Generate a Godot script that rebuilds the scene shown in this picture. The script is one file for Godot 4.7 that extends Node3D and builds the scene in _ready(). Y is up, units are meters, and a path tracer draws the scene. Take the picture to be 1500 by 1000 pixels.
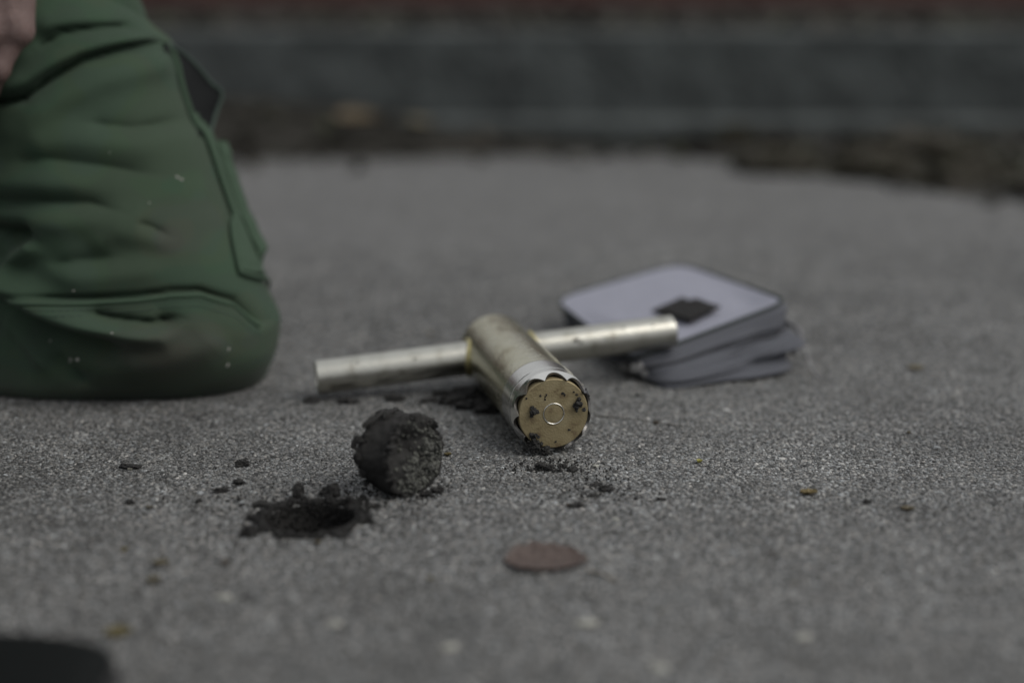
extends Node3D
# A coring tool, its cut plug and a pouch on old asphalt, beside a person kneeling in green work trousers.

var rng := RandomNumberGenerator.new()
var noise := FastNoiseLite.new()
var taken := {}

# ---------------------------------------------------------------- mesh helpers
class MB:
	var v := PackedVector3Array()
	var f := PackedInt32Array()
	var c := PackedColorArray()
	func add(p: Vector3, col := Color.WHITE) -> int:
		v.append(p); c.append(col)
		return v.size() - 1
	func tri(a: int, b: int, d: int) -> void:
		f.append(a); f.append(b); f.append(d)
	func quad(a: int, b: int, d: int, e: int) -> void:
		tri(a, b, d); tri(a, d, e)
	# rows of points joined into a sheet; closed joins the row ends
	func grid(rows: Array, closed := false, cols: Array = []) -> void:
		var n: int = rows[0].size()
		var base := v.size()
		for r in rows.size():
			var row: PackedVector3Array = rows[r]
			v.append_array(row)
			if cols.size():
				c.append_array(cols[r])
			else:
				for k in n: c.append(Color.WHITE)
		for r in rows.size() - 1:
			for k in (n if closed else n - 1):
				var k2 := (k + 1) % n
				quad(base + r * n + k, base + r * n + k2, base + (r + 1) * n + k2, base + (r + 1) * n + k)
	func tube(path: PackedVector3Array, radii: Array, seg := 10, closed := false) -> void:
		var rows := []
		var n := path.size()
		var up := Vector3(0.03, 1, 0.05).normalized()
		for i in n:
			var t: Vector3
			if closed: t = (path[(i + 1) % n] - path[(i - 1 + n) % n]).normalized()
			else: t = (path[mini(i + 1, n - 1)] - path[maxi(i - 1, 0)]).normalized()
			var s := t.cross(up)
			if s.length() < 0.05: s = t.cross(Vector3(1, 0.1, 0))
			s = s.normalized()
			var u := s.cross(t).normalized()
			up = u
			var r: float = radii[mini(i, radii.size() - 1)]
			var row := PackedVector3Array()
			for k in seg:
				var a := TAU * k / seg
				row.append(path[i] + (s * cos(a) + u * sin(a)) * r)
			rows.append(row)
		if closed:
			rows.append(rows[0])
		else:
			for e in [0, n - 1]:
				var cap := PackedVector3Array()
				for k in seg: cap.append(path[e])
				if e == 0: rows.push_front(cap)
				else: rows.append(cap)
		grid(rows, true)
	# lathe about local z from (radius, z) pairs
	func lathe(profile: Array, seg := 64, at := Transform3D()) -> void:
		var rows := []
		for p in profile:
			var row := PackedVector3Array()
			for k in seg:
				var a := TAU * k / seg
				row.append(at * Vector3(p.x * cos(a), p.x * sin(a), p.y))
			rows.append(row)
		grid(rows, true)
	func box(size: Vector3, at := Transform3D(), bevel := 0.0) -> void:
		# separate faces, chamfered edges when bevel > 0
		var h := size / 2
		var b := bevel
		for ax in 3:
			for s: float in [-1.0, 1.0]:
				var u := (ax + 1) % 3
				var w := (ax + 2) % 3
				var ids := []
				for q in [[-1, -1], [1, -1], [1, 1], [-1, 1]]:
					var p := Vector3()
					p[ax] = s * h[ax]; p[u] = q[0] * (h[u] - b); p[w] = q[1] * (h[w] - b)
					ids.append(add(at * p))
				if s < 0: quad(ids[0], ids[1], ids[2], ids[3])
				else: quad(ids[3], ids[2], ids[1], ids[0])
		if b > 0:
			for ax in 3:
				var u := (ax + 1) % 3
				var w := (ax + 2) % 3
				for su: float in [-1.0, 1.0]:
					for sw: float in [-1.0, 1.0]:
						var ids := []
						for e: float in [-1.0, 1.0]:
							var p := Vector3(); p[ax] = e * (h[ax] - b); p[u] = su * h[u]; p[w] = sw * (h[w] - b)
							var q := Vector3(); q[ax] = e * (h[ax] - b); q[u] = su * (h[u] - b); q[w] = sw * h[w]
							ids.append(add(at * p)); ids.append(add(at * q))
						if su * sw > 0: quad(ids[0], ids[2], ids[3], ids[1])
						else: quad(ids[1], ids[3], ids[2], ids[0])
			for sx: float in [-1.0, 1.0]:
				for sy: float in [-1.0, 1.0]:
					for sz: float in [-1.0, 1.0]:
						var a := add(at * Vector3(sx * h.x, sy * (h.y - b), sz * (h.z - b)))
						var q := add(at * Vector3(sx * (h.x - b), sy * h.y, sz * (h.z - b)))
						var d := add(at * Vector3(sx * (h.x - b), sy * (h.y - b), sz * h.z))
						if sx * sy * sz > 0: tri(a, d, q)
						else: tri(a, q, d)
	# flat: each triangle gets its own corners
	func mesh(hint := Vector3.ZERO, flat := false, colored := false) -> ArrayMesh:
		var total := 0.0
		for i in range(0, f.size(), 3):
			var a := v[f[i]]; var b := v[f[i + 1]]; var d := v[f[i + 2]]
			var n := (d - a).cross(b - a)
			total += n.dot(hint) if hint != Vector3.ZERO else n.dot(a)
		if total < 0:
			for i in range(0, f.size(), 3):
				var t := f[i + 1]; f[i + 1] = f[i + 2]; f[i + 2] = t
		if flat:
			var v2 := PackedVector3Array(); var c2 := PackedColorArray(); var f2 := PackedInt32Array()
			for i in f.size():
				v2.append(v[f[i]]); c2.append(c[f[i]]); f2.append(i)
			v = v2; c = c2; f = f2
		var nn := PackedVector3Array()
		nn.resize(v.size())
		for i in range(0, f.size(), 3):
			var a := v[f[i]]; var b := v[f[i + 1]]; var d := v[f[i + 2]]
			var n := (d - a).cross(b - a)
			nn[f[i]] += n; nn[f[i + 1]] += n; nn[f[i + 2]] += n
		for i in nn.size():
			nn[i] = nn[i].normalized() if nn[i].length() > 0 else Vector3.UP
		var arr := []
		arr.resize(Mesh.ARRAY_MAX)
		arr[Mesh.ARRAY_VERTEX] = v
		arr[Mesh.ARRAY_NORMAL] = nn
		arr[Mesh.ARRAY_INDEX] = f
		if colored: arr[Mesh.ARRAY_COLOR] = c
		var m := ArrayMesh.new()
		m.add_surface_from_arrays(Mesh.PRIMITIVE_TRIANGLES, arr)
		return m

# a distance field on a grid, filled bone by bone with a smooth minimum and meshed as surface nets
class Field:
	var o: Vector3
	var cell: float
	var n: Vector3i
	var d := PackedFloat32Array()
	func _init(lo: Vector3, hi: Vector3, c: float) -> void:
		o = lo; cell = c
		n = Vector3i(((hi - lo) / c).ceil()) + Vector3i.ONE
		d.resize(n.x * n.y * n.z); d.fill(1.0)
	func bone(a: Vector3, b: Vector3, ra: float, rb: float, k: float, squash := Vector3.ONE) -> void:
		var m := maxf(ra, rb) + k + 2.5 * cell
		var lo := Vector3i(((a.min(b) - Vector3.ONE * m - o) / cell).floor()).clamp(Vector3i.ZERO, n - Vector3i.ONE)
		var hi := Vector3i(((a.max(b) + Vector3.ONE * m - o) / cell).ceil()).clamp(Vector3i.ZERO, n - Vector3i.ONE)
		var ab := (b - a) / squash
		var l2 := maxf(ab.length_squared(), 1e-9)
		for z in range(lo.z, hi.z + 1):
			for y in range(lo.y, hi.y + 1):
				var i := (z * n.y + y) * n.x + lo.x
				for x in range(lo.x, hi.x + 1):
					var p := (o + Vector3(x, y, z) * cell - a) / squash
					var t := clampf(p.dot(ab) / l2, 0.0, 1.0)
					var e := (p - ab * t).length() - lerpf(ra, rb, t)
					var h := maxf(k - absf(d[i] - e), 0.0) / k
					d[i] = minf(d[i], e) - h * h * k * 0.25
					i += 1
	func into(mb: MB) -> void:
		var ids := {}
		var sx := 1
		var sy := n.x
		var sz := n.x * n.y
		for z in n.z - 1:
			for y in n.y - 1:
				for x in n.x - 1:
					var i := z * sz + y * sy + x
					if absf(d[i]) > 2.0 * cell: continue
					var s := 0
					var sum := Vector3()
					for e in EDGES:
						var ia: int = i + e[0].x * sx + e[0].y * sy + e[0].z * sz
						var ib: int = i + e[1].x * sx + e[1].y * sy + e[1].z * sz
						if (d[ia] < 0) != (d[ib] < 0):
							sum += Vector3(e[0]).lerp(Vector3(e[1]), d[ia] / (d[ia] - d[ib])); s += 1
					if s: ids[i] = mb.add(o + (Vector3(x, y, z) + sum / s) * cell)
		for i: int in ids:
			for q in [[sx, sy, sz], [sy, sz, sx], [sz, sx, sy]]:
				if i + q[0] >= d.size() or (d[i] < 0) == (d[i + q[0]] < 0): continue
				var a = ids.get(i); var b = ids.get(i - q[1]); var c2 = ids.get(i - q[1] - q[2]); var e = ids.get(i - q[2])
				if a == null or b == null or c2 == null or e == null: continue
				if d[i] < 0: mb.quad(a, e, c2, b)
				else: mb.quad(a, b, c2, e)
	const EDGES := [
		[Vector3i(0, 0, 0), Vector3i(1, 0, 0)], [Vector3i(0, 1, 0), Vector3i(1, 1, 0)], [Vector3i(0, 0, 1), Vector3i(1, 0, 1)], [Vector3i(0, 1, 1), Vector3i(1, 1, 1)],
		[Vector3i(0, 0, 0), Vector3i(0, 1, 0)], [Vector3i(1, 0, 0), Vector3i(1, 1, 0)], [Vector3i(0, 0, 1), Vector3i(0, 1, 1)], [Vector3i(1, 0, 1), Vector3i(1, 1, 1)],
		[Vector3i(0, 0, 0), Vector3i(0, 0, 1)], [Vector3i(1, 0, 0), Vector3i(1, 0, 1)], [Vector3i(0, 1, 0), Vector3i(0, 1, 1)], [Vector3i(1, 1, 0), Vector3i(1, 1, 1)]]

# ---------------------------------------------------------------- naming helpers
func numbered(called: String) -> String:
	var k: int = taken.get(called, -1) + 1
	taken[called] = k
	return called if k == 0 else "%s_%03d" % [called, k]

func tag(o: Node, label: String, category := "", group := "", kind := "") -> void:
	if label: o.set_meta("label", label)
	if category: o.set_meta("category", category)
	if group: o.set_meta("group", group)
	if kind: o.set_meta("kind", kind)

func thing(called: String, label: String, category: String, at: Vector3, turn := 0.0, group := "") -> Node3D:
	var o := Node3D.new()
	o.name = numbered(called)
	add_child(o)
	o.position = at
	o.rotation.y = turn
	tag(o, label, category, group)
	return o

func obj(called: String, m: Mesh, mat: Material, parent: Node = self, label := "") -> MeshInstance3D:
	var o := MeshInstance3D.new()
	o.name = numbered(called) if parent == self else called
	o.mesh = m
	o.material_override = mat
	parent.add_child(o, true)
	if label: o.set_meta("label", label)
	return o

# ---------------------------------------------------------------- materials
func tex(freq: float, stops: Array, cols: Array, size := 512, kind := FastNoiseLite.TYPE_SIMPLEX, oct := 4, as_normal := false, bump := 4.0, sd := 1) -> NoiseTexture2D:
	var n := FastNoiseLite.new()
	n.noise_type = kind
	n.frequency = freq
	n.fractal_octaves = oct
	n.seed = sd
	if kind == FastNoiseLite.TYPE_CELLULAR:
		n.cellular_return_type = FastNoiseLite.RETURN_CELL_VALUE if oct == 0 else FastNoiseLite.RETURN_DISTANCE
		n.fractal_type = FastNoiseLite.FRACTAL_NONE
	var t := NoiseTexture2D.new()
	t.width = size; t.height = size
	t.seamless = true
	t.noise = n
	t.normalize = true
	if as_normal:
		t.as_normal_map = true; t.bump_strength = bump
	elif stops.size():
		var g := Gradient.new()
		g.offsets = PackedFloat32Array(stops)
		g.colors = PackedColorArray(cols)
		t.color_ramp = g
	return t

func lin(r: float, g: float, b: float) -> Color:
	return Color(r, g, b).linear_to_srgb()

func mat(col: Color, rough := 0.8, metal := 0.0) -> StandardMaterial3D:
	var m := StandardMaterial3D.new()
	m.albedo_color = col
	m.roughness = rough
	m.metallic = metal
	return m

func tri(m: StandardMaterial3D, per_metre: float, world := false) -> StandardMaterial3D:
	m.uv1_triplanar = true
	m.uv1_world_triplanar = world
	m.uv1_scale = Vector3.ONE * per_metre
	return m

func curve(pts: Array, n: int) -> PackedVector3Array:
	# Catmull-Rom through the points
	var out := PackedVector3Array()
	var k := pts.size()
	for i in n:
		var t := float(i) / (n - 1) * (k - 1)
		var j := mini(int(t), k - 2)
		var a: Vector3 = pts[maxi(j - 1, 0)]
		var b: Vector3 = pts[j]
		var c: Vector3 = pts[j + 1]
		var d: Vector3 = pts[mini(j + 2, k - 1)]
		out.append(b.cubic_interpolate(c, a, d, t - j))
	return out

func at_y(ys: Array, xs: Array, y: float) -> float:
	if y <= ys[0]: return xs[0]
	for i in ys.size() - 1:
		if y <= ys[i + 1]:
			var t: float = (y - ys[i]) / (ys[i + 1] - ys[i])
			var m0: float = (xs[i + 1] - xs[maxi(i - 1, 0)]) / maxf(ys[i + 1] - ys[maxi(i - 1, 0)], 1e-6)
			var m1: float = (xs[mini(i + 2, xs.size() - 1)] - xs[i]) / maxf(ys[mini(i + 2, ys.size() - 1)] - ys[i], 1e-6)
			var h: float = ys[i + 1] - ys[i]
			var t2 := t * t
			var t3 := t2 * t
			return (2 * t3 - 3 * t2 + 1) * xs[i] + (t3 - 2 * t2 + t) * h * m0 + (3 * t2 - 2 * t3) * xs[i + 1] + (t3 - t2) * h * m1
	return xs[-1]

# ---------------------------------------------------------------- lumps
func lump(sd: int, rough := 0.35, stretch := Vector3.ONE, sub := 2) -> MB:
	var mb := MB.new()
	var g := (1 + sqrt(5.0)) / 2
	for p in [Vector3(-1, g, 0), Vector3(1, g, 0), Vector3(-1, -g, 0), Vector3(1, -g, 0), Vector3(0, -1, g), Vector3(0, 1, g), Vector3(0, -1, -g), Vector3(0, 1, -g), Vector3(g, 0, -1), Vector3(g, 0, 1), Vector3(-g, 0, -1), Vector3(-g, 0, 1)]:
		mb.add(p.normalized())
	mb.f = PackedInt32Array([0, 5, 11, 0, 1, 5, 0, 7, 1, 0, 10, 7, 0, 11, 10, 1, 9, 5, 5, 4, 11, 11, 2, 10, 10, 6, 7, 7, 8, 1, 3, 4, 9, 3, 2, 4, 3, 6, 2, 3, 8, 6, 3, 9, 8, 4, 5, 9, 2, 11, 4, 6, 10, 2, 8, 7, 6, 9, 1, 8])
	for s in sub:
		var cache := {}
		var nf := PackedInt32Array()
		for i in range(0, mb.f.size(), 3):
			var t := [mb.f[i], mb.f[i + 1], mb.f[i + 2]]
			var m := []
			for e in 3:
				var a: int = mini(t[e], t[(e + 1) % 3])
				var b: int = maxi(t[e], t[(e + 1) % 3])
				var key := a * 100000 + b
				if not cache.has(key): cache[key] = mb.add((mb.v[a] + mb.v[b]).normalized())
				m.append(cache[key])
			nf.append_array(PackedInt32Array([t[0], m[0], m[2], t[1], m[1], m[0], t[2], m[2], m[1], m[0], m[1], m[2]]))
		mb.f = nf
	for i in mb.v.size():
		var p := mb.v[i]
		var q := p * 1.3 + Vector3(sd * 7.3, sd * 3.1, sd * 1.7)
		var r := 1.0 + rough * (noise.get_noise_3dv(q * 55) * 1.3 + noise.get_noise_3dv(q * 150) * 0.8)
		mb.v[i] = p * maxf(r, 0.3) * stretch
	return mb

# ================================================================ the scene
func _ready() -> void:
	rng.seed = 7
	noise.seed = 3
	noise.frequency = 0.01
	noise.fractal_octaves = 2

	var cam := Camera3D.new()
	cam.name = "camera"
	add_child(cam)
	cam.position = Vector3(0, 0.2965, 0)
	cam.rotation.x = -0.2287
	cam.near = 0.05
	cam.far = 200.0
	cam.fov = 27.0
	var lens := CameraAttributesPhysical.new()
	lens.frustum_focal_length = 50.0
	lens.frustum_focus_distance = 0.955
	lens.frustum_near = 0.05
	lens.frustum_far = 200.0
	lens.exposure_aperture = 1.95
	cam.attributes = lens
	cam.current = true

	var env := Environment.new()
	env.background_mode = Environment.BG_SKY
	var sky := ProceduralSkyMaterial.new()
	sky.sky_top_color = lin(0.80, 0.82, 0.85)
	sky.sky_horizon_color = lin(0.42, 0.43, 0.445)
	sky.sky_curve = 0.6
	sky.ground_horizon_color = lin(0.2, 0.2, 0.2)
	sky.ground_bottom_color = lin(0.1, 0.1, 0.1)
	env.sky = Sky.new()
	env.sky.sky_material = sky
	env.tonemap_mode = Environment.TONE_MAPPER_LINEAR
	env.tonemap_exposure = 0.89
	env.sdfgi_enabled = true
	env.ssao_enabled = true
	env.ssil_enabled = true
	var we := WorldEnvironment.new()
	we.name = "environment"
	we.environment = env
	add_child(we)

	var sun := DirectionalLight3D.new()
	sun.name = "sun"
	sun.light_energy = 0.72
	sun.light_color = Color(1.0, 0.98, 0.95)
	sun.light_angular_distance = 45.0
	sun.sky_mode = DirectionalLight3D.SKY_MODE_LIGHT_ONLY
	sun.shadow_enabled = true
	add_child(sun)
	sun.look_at_from_position(Vector3(1.0, 1.15, 0.35), Vector3.ZERO)

	build_ground()
	build_backdrop()
	build_person()
	build_tool()
	build_pouch()
	build_plug()
	build_hole()
	build_bystander()
	build_litter()

const HOLE := Vector3(-0.1205, 0, -0.803)
const HOLE_R := 0.0275

# ---------------------------------------------------------------- ground
func build_ground() -> void:
	var mb := MB.new()
	var rows := []
	var r := HOLE_R
	while r < 70.0:
		var row := PackedVector3Array()
		for k in 128:
			var a := TAU * k / 128
			var rr := r * (1.0 + (0.035 * noise.get_noise_2d(cos(a) * 160, sin(a) * 160) if r < 0.032 else 0.0))
			row.append(HOLE + Vector3(cos(a) * rr, 0, sin(a) * rr))
		rows.append(row)
		r *= 1.09
	mb.grid(rows, true)
	var m := tri(mat(Color.WHITE, 0.62), 3.2, true)
	m.albedo_texture = tex(0.16, [0.0, 0.35, 0.6, 1.0], [lin(0.035, 0.035, 0.035), lin(0.082, 0.082, 0.082), lin(0.145, 0.145, 0.144), lin(0.27, 0.27, 0.267)], 1024, FastNoiseLite.TYPE_SIMPLEX, 2)
	m.heightmap_enabled = true
	m.heightmap_texture = tex(0.16, [0.0, 1.0], [Color.BLACK, Color.WHITE], 1024, FastNoiseLite.TYPE_SIMPLEX, 2)
	m.heightmap_scale = 0.12
	m.detail_enabled = true
	m.detail_blend_mode = BaseMaterial3D.BLEND_MODE_MUL
	m.detail_albedo = tex(0.012, [0.0, 0.5, 1.0], [lin(0.80, 0.79, 0.775), lin(0.95, 0.95, 0.95), Color.WHITE], 512, FastNoiseLite.TYPE_SIMPLEX, 5, false, 1.0, 9)
	m.uv2_triplanar = true
	m.uv2_world_triplanar = true
	m.uv2_scale = Vector3.ONE * 0.7
	tag(obj("asphalt", mb.mesh(Vector3.UP), m), "worn grey asphalt yard", "", "", "structure")

	# aggregate: the stone grains that stand out of the worn surface, more than anyone could count
	var gm := mat(Color.WHITE, 0.6)
	gm.vertex_color_use_as_albedo = true
	for kind in 3:
		var shape := lump(20 + kind, 0.3, Vector3.ONE, 0).mesh(Vector3.ZERO, true, true)
		var buf := PackedFloat32Array()
		var count := 0
		var spots := []
		for band in [[0.5, 0.82, 72000], [0.82, 1.22, 120000], [1.22, 1.8, 60000], [1.8, 3.0, 40000]]:
			for i in band[2]:
				var z: float = -rng.randf_range(band[0], band[1])
				var half: float = 0.22 - z * 0.44
				var side := rng.randf_range(-1.12, 1.12)
				if rng.randf() < (absf(side) - 0.78) / 0.34: continue
				if rng.randf() < (-z - 2.2) / 0.8: continue
				var x: float = side * half
				spots.append([x, z, band[0] > 1.2])
		for s in spots:
			var dx: float = s[0] - HOLE.x
			var dz: float = s[1] - HOLE.z
			if dx * dx + dz * dz < HOLE_R * HOLE_R * 1.05: continue
			var big: float = 0.0006 + 0.0009 * pow(rng.randf(), 2.2)
			if s[2]: big *= 1.5
			elif rng.randf() < 0.004: big *= 1.9
			var a := rng.randf() * TAU
			var fl := rng.randf_range(0.3, 0.7)
			var e := rng.randf_range(0.7, 1.4)
			var g := 0.02 + 0.255 * pow(rng.randf(), 1.8)
			if rng.randf() < 0.008: g = 0.4
			var patch := noise.get_noise_2d(s[0] * 420, s[1] * 420) * 0.22 + noise.get_noise_2d(s[0] * 1400 + 90, s[1] * 1400) * 0.25 + noise.get_noise_2d(s[0] * 130 + 20, s[1] * 130) * 0.25 + 1.0
			g *= patch
			var warm := rng.randf_range(-0.05, 0.05)
			buf.append_array(PackedFloat32Array([cos(a) * big * e, 0, sin(a) * big, s[0], 0, big * fl, 0, big * fl * rng.randf_range(-0.35, 0.25), -sin(a) * big * e, 0, cos(a) * big, s[1], g * (0.99 + warm), g * 1.0, g * (0.985 - warm), 1.0]))
			count += 1
		var mm := MultiMesh.new()
		mm.transform_format = MultiMesh.TRANSFORM_3D
		mm.use_colors = true
		mm.mesh = shape
		mm.instance_count = count
		mm.buffer = buf
		var mi := MultiMeshInstance3D.new()
		mi.name = numbered("asphalt_grains")
		mi.multimesh = mm
		mi.material_override = gm
		add_child(mi)
		tag(mi, "grey stone grains standing out of the worn asphalt", "", "", "stuff")

# ---------------------------------------------------------------- wall, bank, fence
func build_backdrop() -> void:
	var concrete := tri(mat(Color.WHITE, 0.85), 0.9)
	concrete.albedo_texture = tex(0.012, [0.0, 0.4, 0.7, 1.0], [lin(0.026, 0.031, 0.031), lin(0.044, 0.051, 0.051), lin(0.062, 0.071, 0.071), lin(0.082, 0.092, 0.092)], 512, FastNoiseLite.TYPE_SIMPLEX, 5, false, 1.0, 4)
	concrete.heightmap_enabled = true
	concrete.heightmap_texture = tex(0.05, [], [], 512, FastNoiseLite.TYPE_SIMPLEX, 5, false, 1.0, 5)
	concrete.heightmap_scale = 0.4
	var wall := thing("retaining_wall", "low dark grey concrete retaining wall across the back of the yard", "wall", Vector3(0, 0, -3.2))
	for k in range(-4, 4):
		var mb := MB.new()
		mb.box(Vector3(1.1985, 0.25, 0.14), Transform3D(Basis(), Vector3(-0.007 + 1.2 * (k + 0.5), 0.128, rng.randf_range(-0.004, 0.004))), 0.008)
		obj("concrete_slab", mb.mesh(Vector3.ZERO, true), concrete, wall)
	var ft := MB.new()
	ft.box(Vector3(9.6, 0.075, 0.06), Transform3D(Basis(), Vector3(0, 0.036, 0.1)), 0.012)
	obj("footing", ft.mesh(Vector3.ZERO, true), concrete, wall, "narrow footing ledge along the wall base")

	var soil := tri(mat(Color.WHITE, 0.95), 2.0)
	soil.albedo_texture = tex(0.03, [0.0, 0.5, 1.0], [lin(0.006, 0.0055, 0.0038), lin(0.011, 0.0097, 0.0066), lin(0.021, 0.019, 0.0135)], 512, FastNoiseLite.TYPE_SIMPLEX, 5, false, 1.0, 6)
	# bank behind the wall
	var mb := MB.new()
	var rows := []
	for j in 16:
		var row := PackedVector3Array()
		var z := -3.27 - j * 0.09
		for i in 121:
			var x := -4.8 + i * 0.08
			row.append(Vector3(x, 0.225 + j * 0.0077 + 0.012 * noise.get_noise_2d(x * 300, z * 300), z))
		rows.append(row)
	mb.grid(rows)
	tag(obj("soil_bank", mb.mesh(Vector3.UP), soil), "brown soil bank behind the low wall", "", "", "structure")
	# soil washed against the foot of the wall
	mb = MB.new()
	rows = []
	for j in 19:
		var row := PackedVector3Array()
		var z := -3.12 + j * 0.055
		for i in 161:
			var x := -4.8 + i * 0.06
			row.append(Vector3(x, soil_height(x, z), z))
		rows.append(row)
	mb.grid(rows)
	tag(obj("soil_strip", mb.mesh(Vector3.UP), soil), "brown soil and dirt washed along the foot of the wall", "", "", "structure")

	# litter of dead leaves and stalks on the soil
	var blade := MB.new()
	blade.grid([PackedVector3Array([Vector3(-0.5, 0, -1), Vector3(0, 0.25, -1.2), Vector3(0.5, 0, -1)]), PackedVector3Array([Vector3(-0.8, 0.2, 0), Vector3(0, 0, 0), Vector3(0.8, 0.25, 0)]), PackedVector3Array([Vector3(-0.3, 0.1, 1), Vector3(0, 0.3, 1.1), Vector3(0.3, 0.2, 0.9)])])
	var lm := mat(Color.WHITE, 0.8)
	lm.vertex_color_use_as_albedo = true
	var mm := MultiMesh.new()
	mm.transform_format = MultiMesh.TRANSFORM_3D
	mm.use_colors = true
	mm.mesh = blade.mesh(Vector3.UP, false, true)
	var spots := []
	while spots.size() < 6500:
		var x := rng.randf_range(-4, 4)
		if rng.randf() < 0.35:
			var z := rng.randf_range(-3.9, -3.28)
			spots.append(Vector3(x, 0.235 + (-3.27 - z) * 0.086, z))
		else:
			var z := rng.randf_range(-3.09, -2.1)
			var h := soil_height(x, z)
			if h > 0.006: spots.append(Vector3(x, h + 0.003, z))
			elif soil_height(x, z - 0.12) > -0.004 and rng.randf() < 0.22: spots.append(Vector3(x, 0.005, z))
			elif soil_height(x, z - 0.3) > -0.004 and rng.randf() < 0.04: spots.append(Vector3(x, 0.005, z))
	mm.instance_count = spots.size()
	for i in spots.size():
		var s := rng.randf_range(0.006, 0.02)
		var b := Basis.from_euler(Vector3(rng.randf_range(-0.7, 0.7), rng.randf() * TAU, rng.randf_range(-0.7, 0.7))).scaled(Vector3(s, s, s * rng.randf_range(1, 2.2)))
		mm.set_instance_transform(i, Transform3D(b, spots[i]))
		var t := rng.randf()
		mm.set_instance_color(i, Color(0.010, 0.0085, 0.0055).lerp(Color(0.026, 0.021, 0.0135), t) if rng.randf() < 0.8 else Color(0.025, 0.028, 0.012))
	var mi := MultiMeshInstance3D.new()
	mi.name = "leaf_litter"
	mi.multimesh = mm
	mi.material_override = lm
	add_child(mi)
	tag(mi, "dead leaves and stalks littering the soil along the wall", "", "", "stuff")

	# clumps of dark moss and grass
	var green := mat(Color.WHITE, 0.85)
	green.vertex_color_use_as_albedo = true
	var lab := ["small round dark weed tuft alone at the wall foot", "dark mossy clump at the left end of the row on the right", "dark mossy clump second from the left in the right row", "dark mossy clump third from the left in the right row", "dark mossy clump at the right edge of the photo", "dark mossy clump behind the row near the wall on the right"]
	var cl := [[0.472, -3.0, 0.045, 0.05], [0.505, -2.68, 0.085, 0.035], [0.66, -2.58, 0.085, 0.04], [0.79, -2.46, 0.09, 0.04], [0.95, -2.36, 0.12, 0.045], [0.80, -2.8, 0.14, 0.06]]
	for i in cl.size():
		var t := thing("moss_clump", lab[i], "moss", Vector3(cl[i][0], 0.004, cl[i][1]), 0.0, "dark clumps on the dirt by the wall")
		var body := lump(50 + i, 0.35, Vector3(cl[i][2], cl[i][3], cl[i][2] * 0.8), 3)
		for k in body.c.size(): body.c[k] = Color(0.014, 0.0125, 0.007).lerp(Color(0.032, 0.027, 0.016), noise.get_noise_3dv(body.v[k] * 4000) + 0.4)
		obj("cushion", body.mesh(Vector3.ZERO, false, true), green, t)
		var bl := MB.new()
		for k in 160:
			var a := rng.randf() * TAU
			var q := sqrt(rng.randf())
			var p := Vector3(cos(a) * q * cl[i][2], cl[i][3] * sqrt(1.0 - q * q) * 0.9, sin(a) * q * cl[i][2] * 0.8)
			var up := (p + Vector3(rng.randf_range(-0.02, 0.02), 0.03, rng.randf_range(-0.02, 0.02))).normalized() * rng.randf_range(0.01, 0.035)
			var side := up.cross(Vector3(rng.randf() - 0.5, rng.randf() - 0.5, rng.randf() - 0.5)).normalized() * 0.0022
			var col := Color(0.02, 0.021, 0.009).lerp(Color(0.05, 0.042, 0.023), rng.randf())
			bl.tri(bl.add(p - side, col), bl.add(p + side, col), bl.add(p + up, col))
		var o := obj("blades", bl.mesh(Vector3.UP, false, true), green, t)
		o.set_meta("kind", "stuff")

	# red fence of horizontal boards beyond the bank
	var fence := thing("board_fence", "dark red horizontal board fence beyond the soil bank", "fence", Vector3(0, 0.281, -4.3))
	var red := tri(mat(Color.WHITE, 0.7), 1.5)
	red.albedo_texture = tex(0.02, [0.0, 1.0], [lin(0.05, 0.017, 0.015), lin(0.08, 0.026, 0.022)], 256, FastNoiseLite.TYPE_SIMPLEX, 4, false, 1.0, 8)
	for k in 3:
		var pb := MB.new()
		pb.box(Vector3(9.4, 0.15, 0.024), Transform3D(Basis(), Vector3(0, 0.105 + k * 0.16, rng.randf_range(-0.003, 0.003))), 0.004)
		obj("board", pb.mesh(Vector3.ZERO, true), red, fence)
	for k in 6:
		var pb := MB.new()
		pb.box(Vector3(0.09, 0.66, 0.09), Transform3D(Basis(), Vector3(-4.6 + k * 1.84, 0.2, -0.061)), 0.005)
		obj("post", pb.mesh(Vector3.ZERO, true), red, fence)

func soil_height(x: float, z: float) -> float:
	var n := noise.get_noise_2d(x * 160 + 50, z * 160) * 0.5 + noise.get_noise_2d(x * 700, z * 700) * 0.25
	# how far the soil reaches out from the wall, and how high it is piled
	var reach: float = at_y([-5, -1.0, -0.2, 0.3, 0.45, 0.7, 1.1, 5], [0.35, 0.28, 0.16, 0.1, 0.34, 0.72, 1.0, 1.1], x)
	var high: float = at_y([-5, -1.2, -0.5, 0.1, 0.45, 1.0, 5], [0.15, 0.14, 0.10, 0.04, 0.03, 0.03, 0.03], x)
	var d := (z + 3.12) / (reach * (1.0 + 0.6 * n))
	if d > 1.15: return -0.02
	return (high * (1.0 - d) + 0.018 * n * (1.0 - d) + 0.006) * clampf((1.15 - d) * 5.0, 0, 1) - 0.003 - 0.02 * clampf((d - 1.0) / 0.15, 0, 1)

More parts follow.
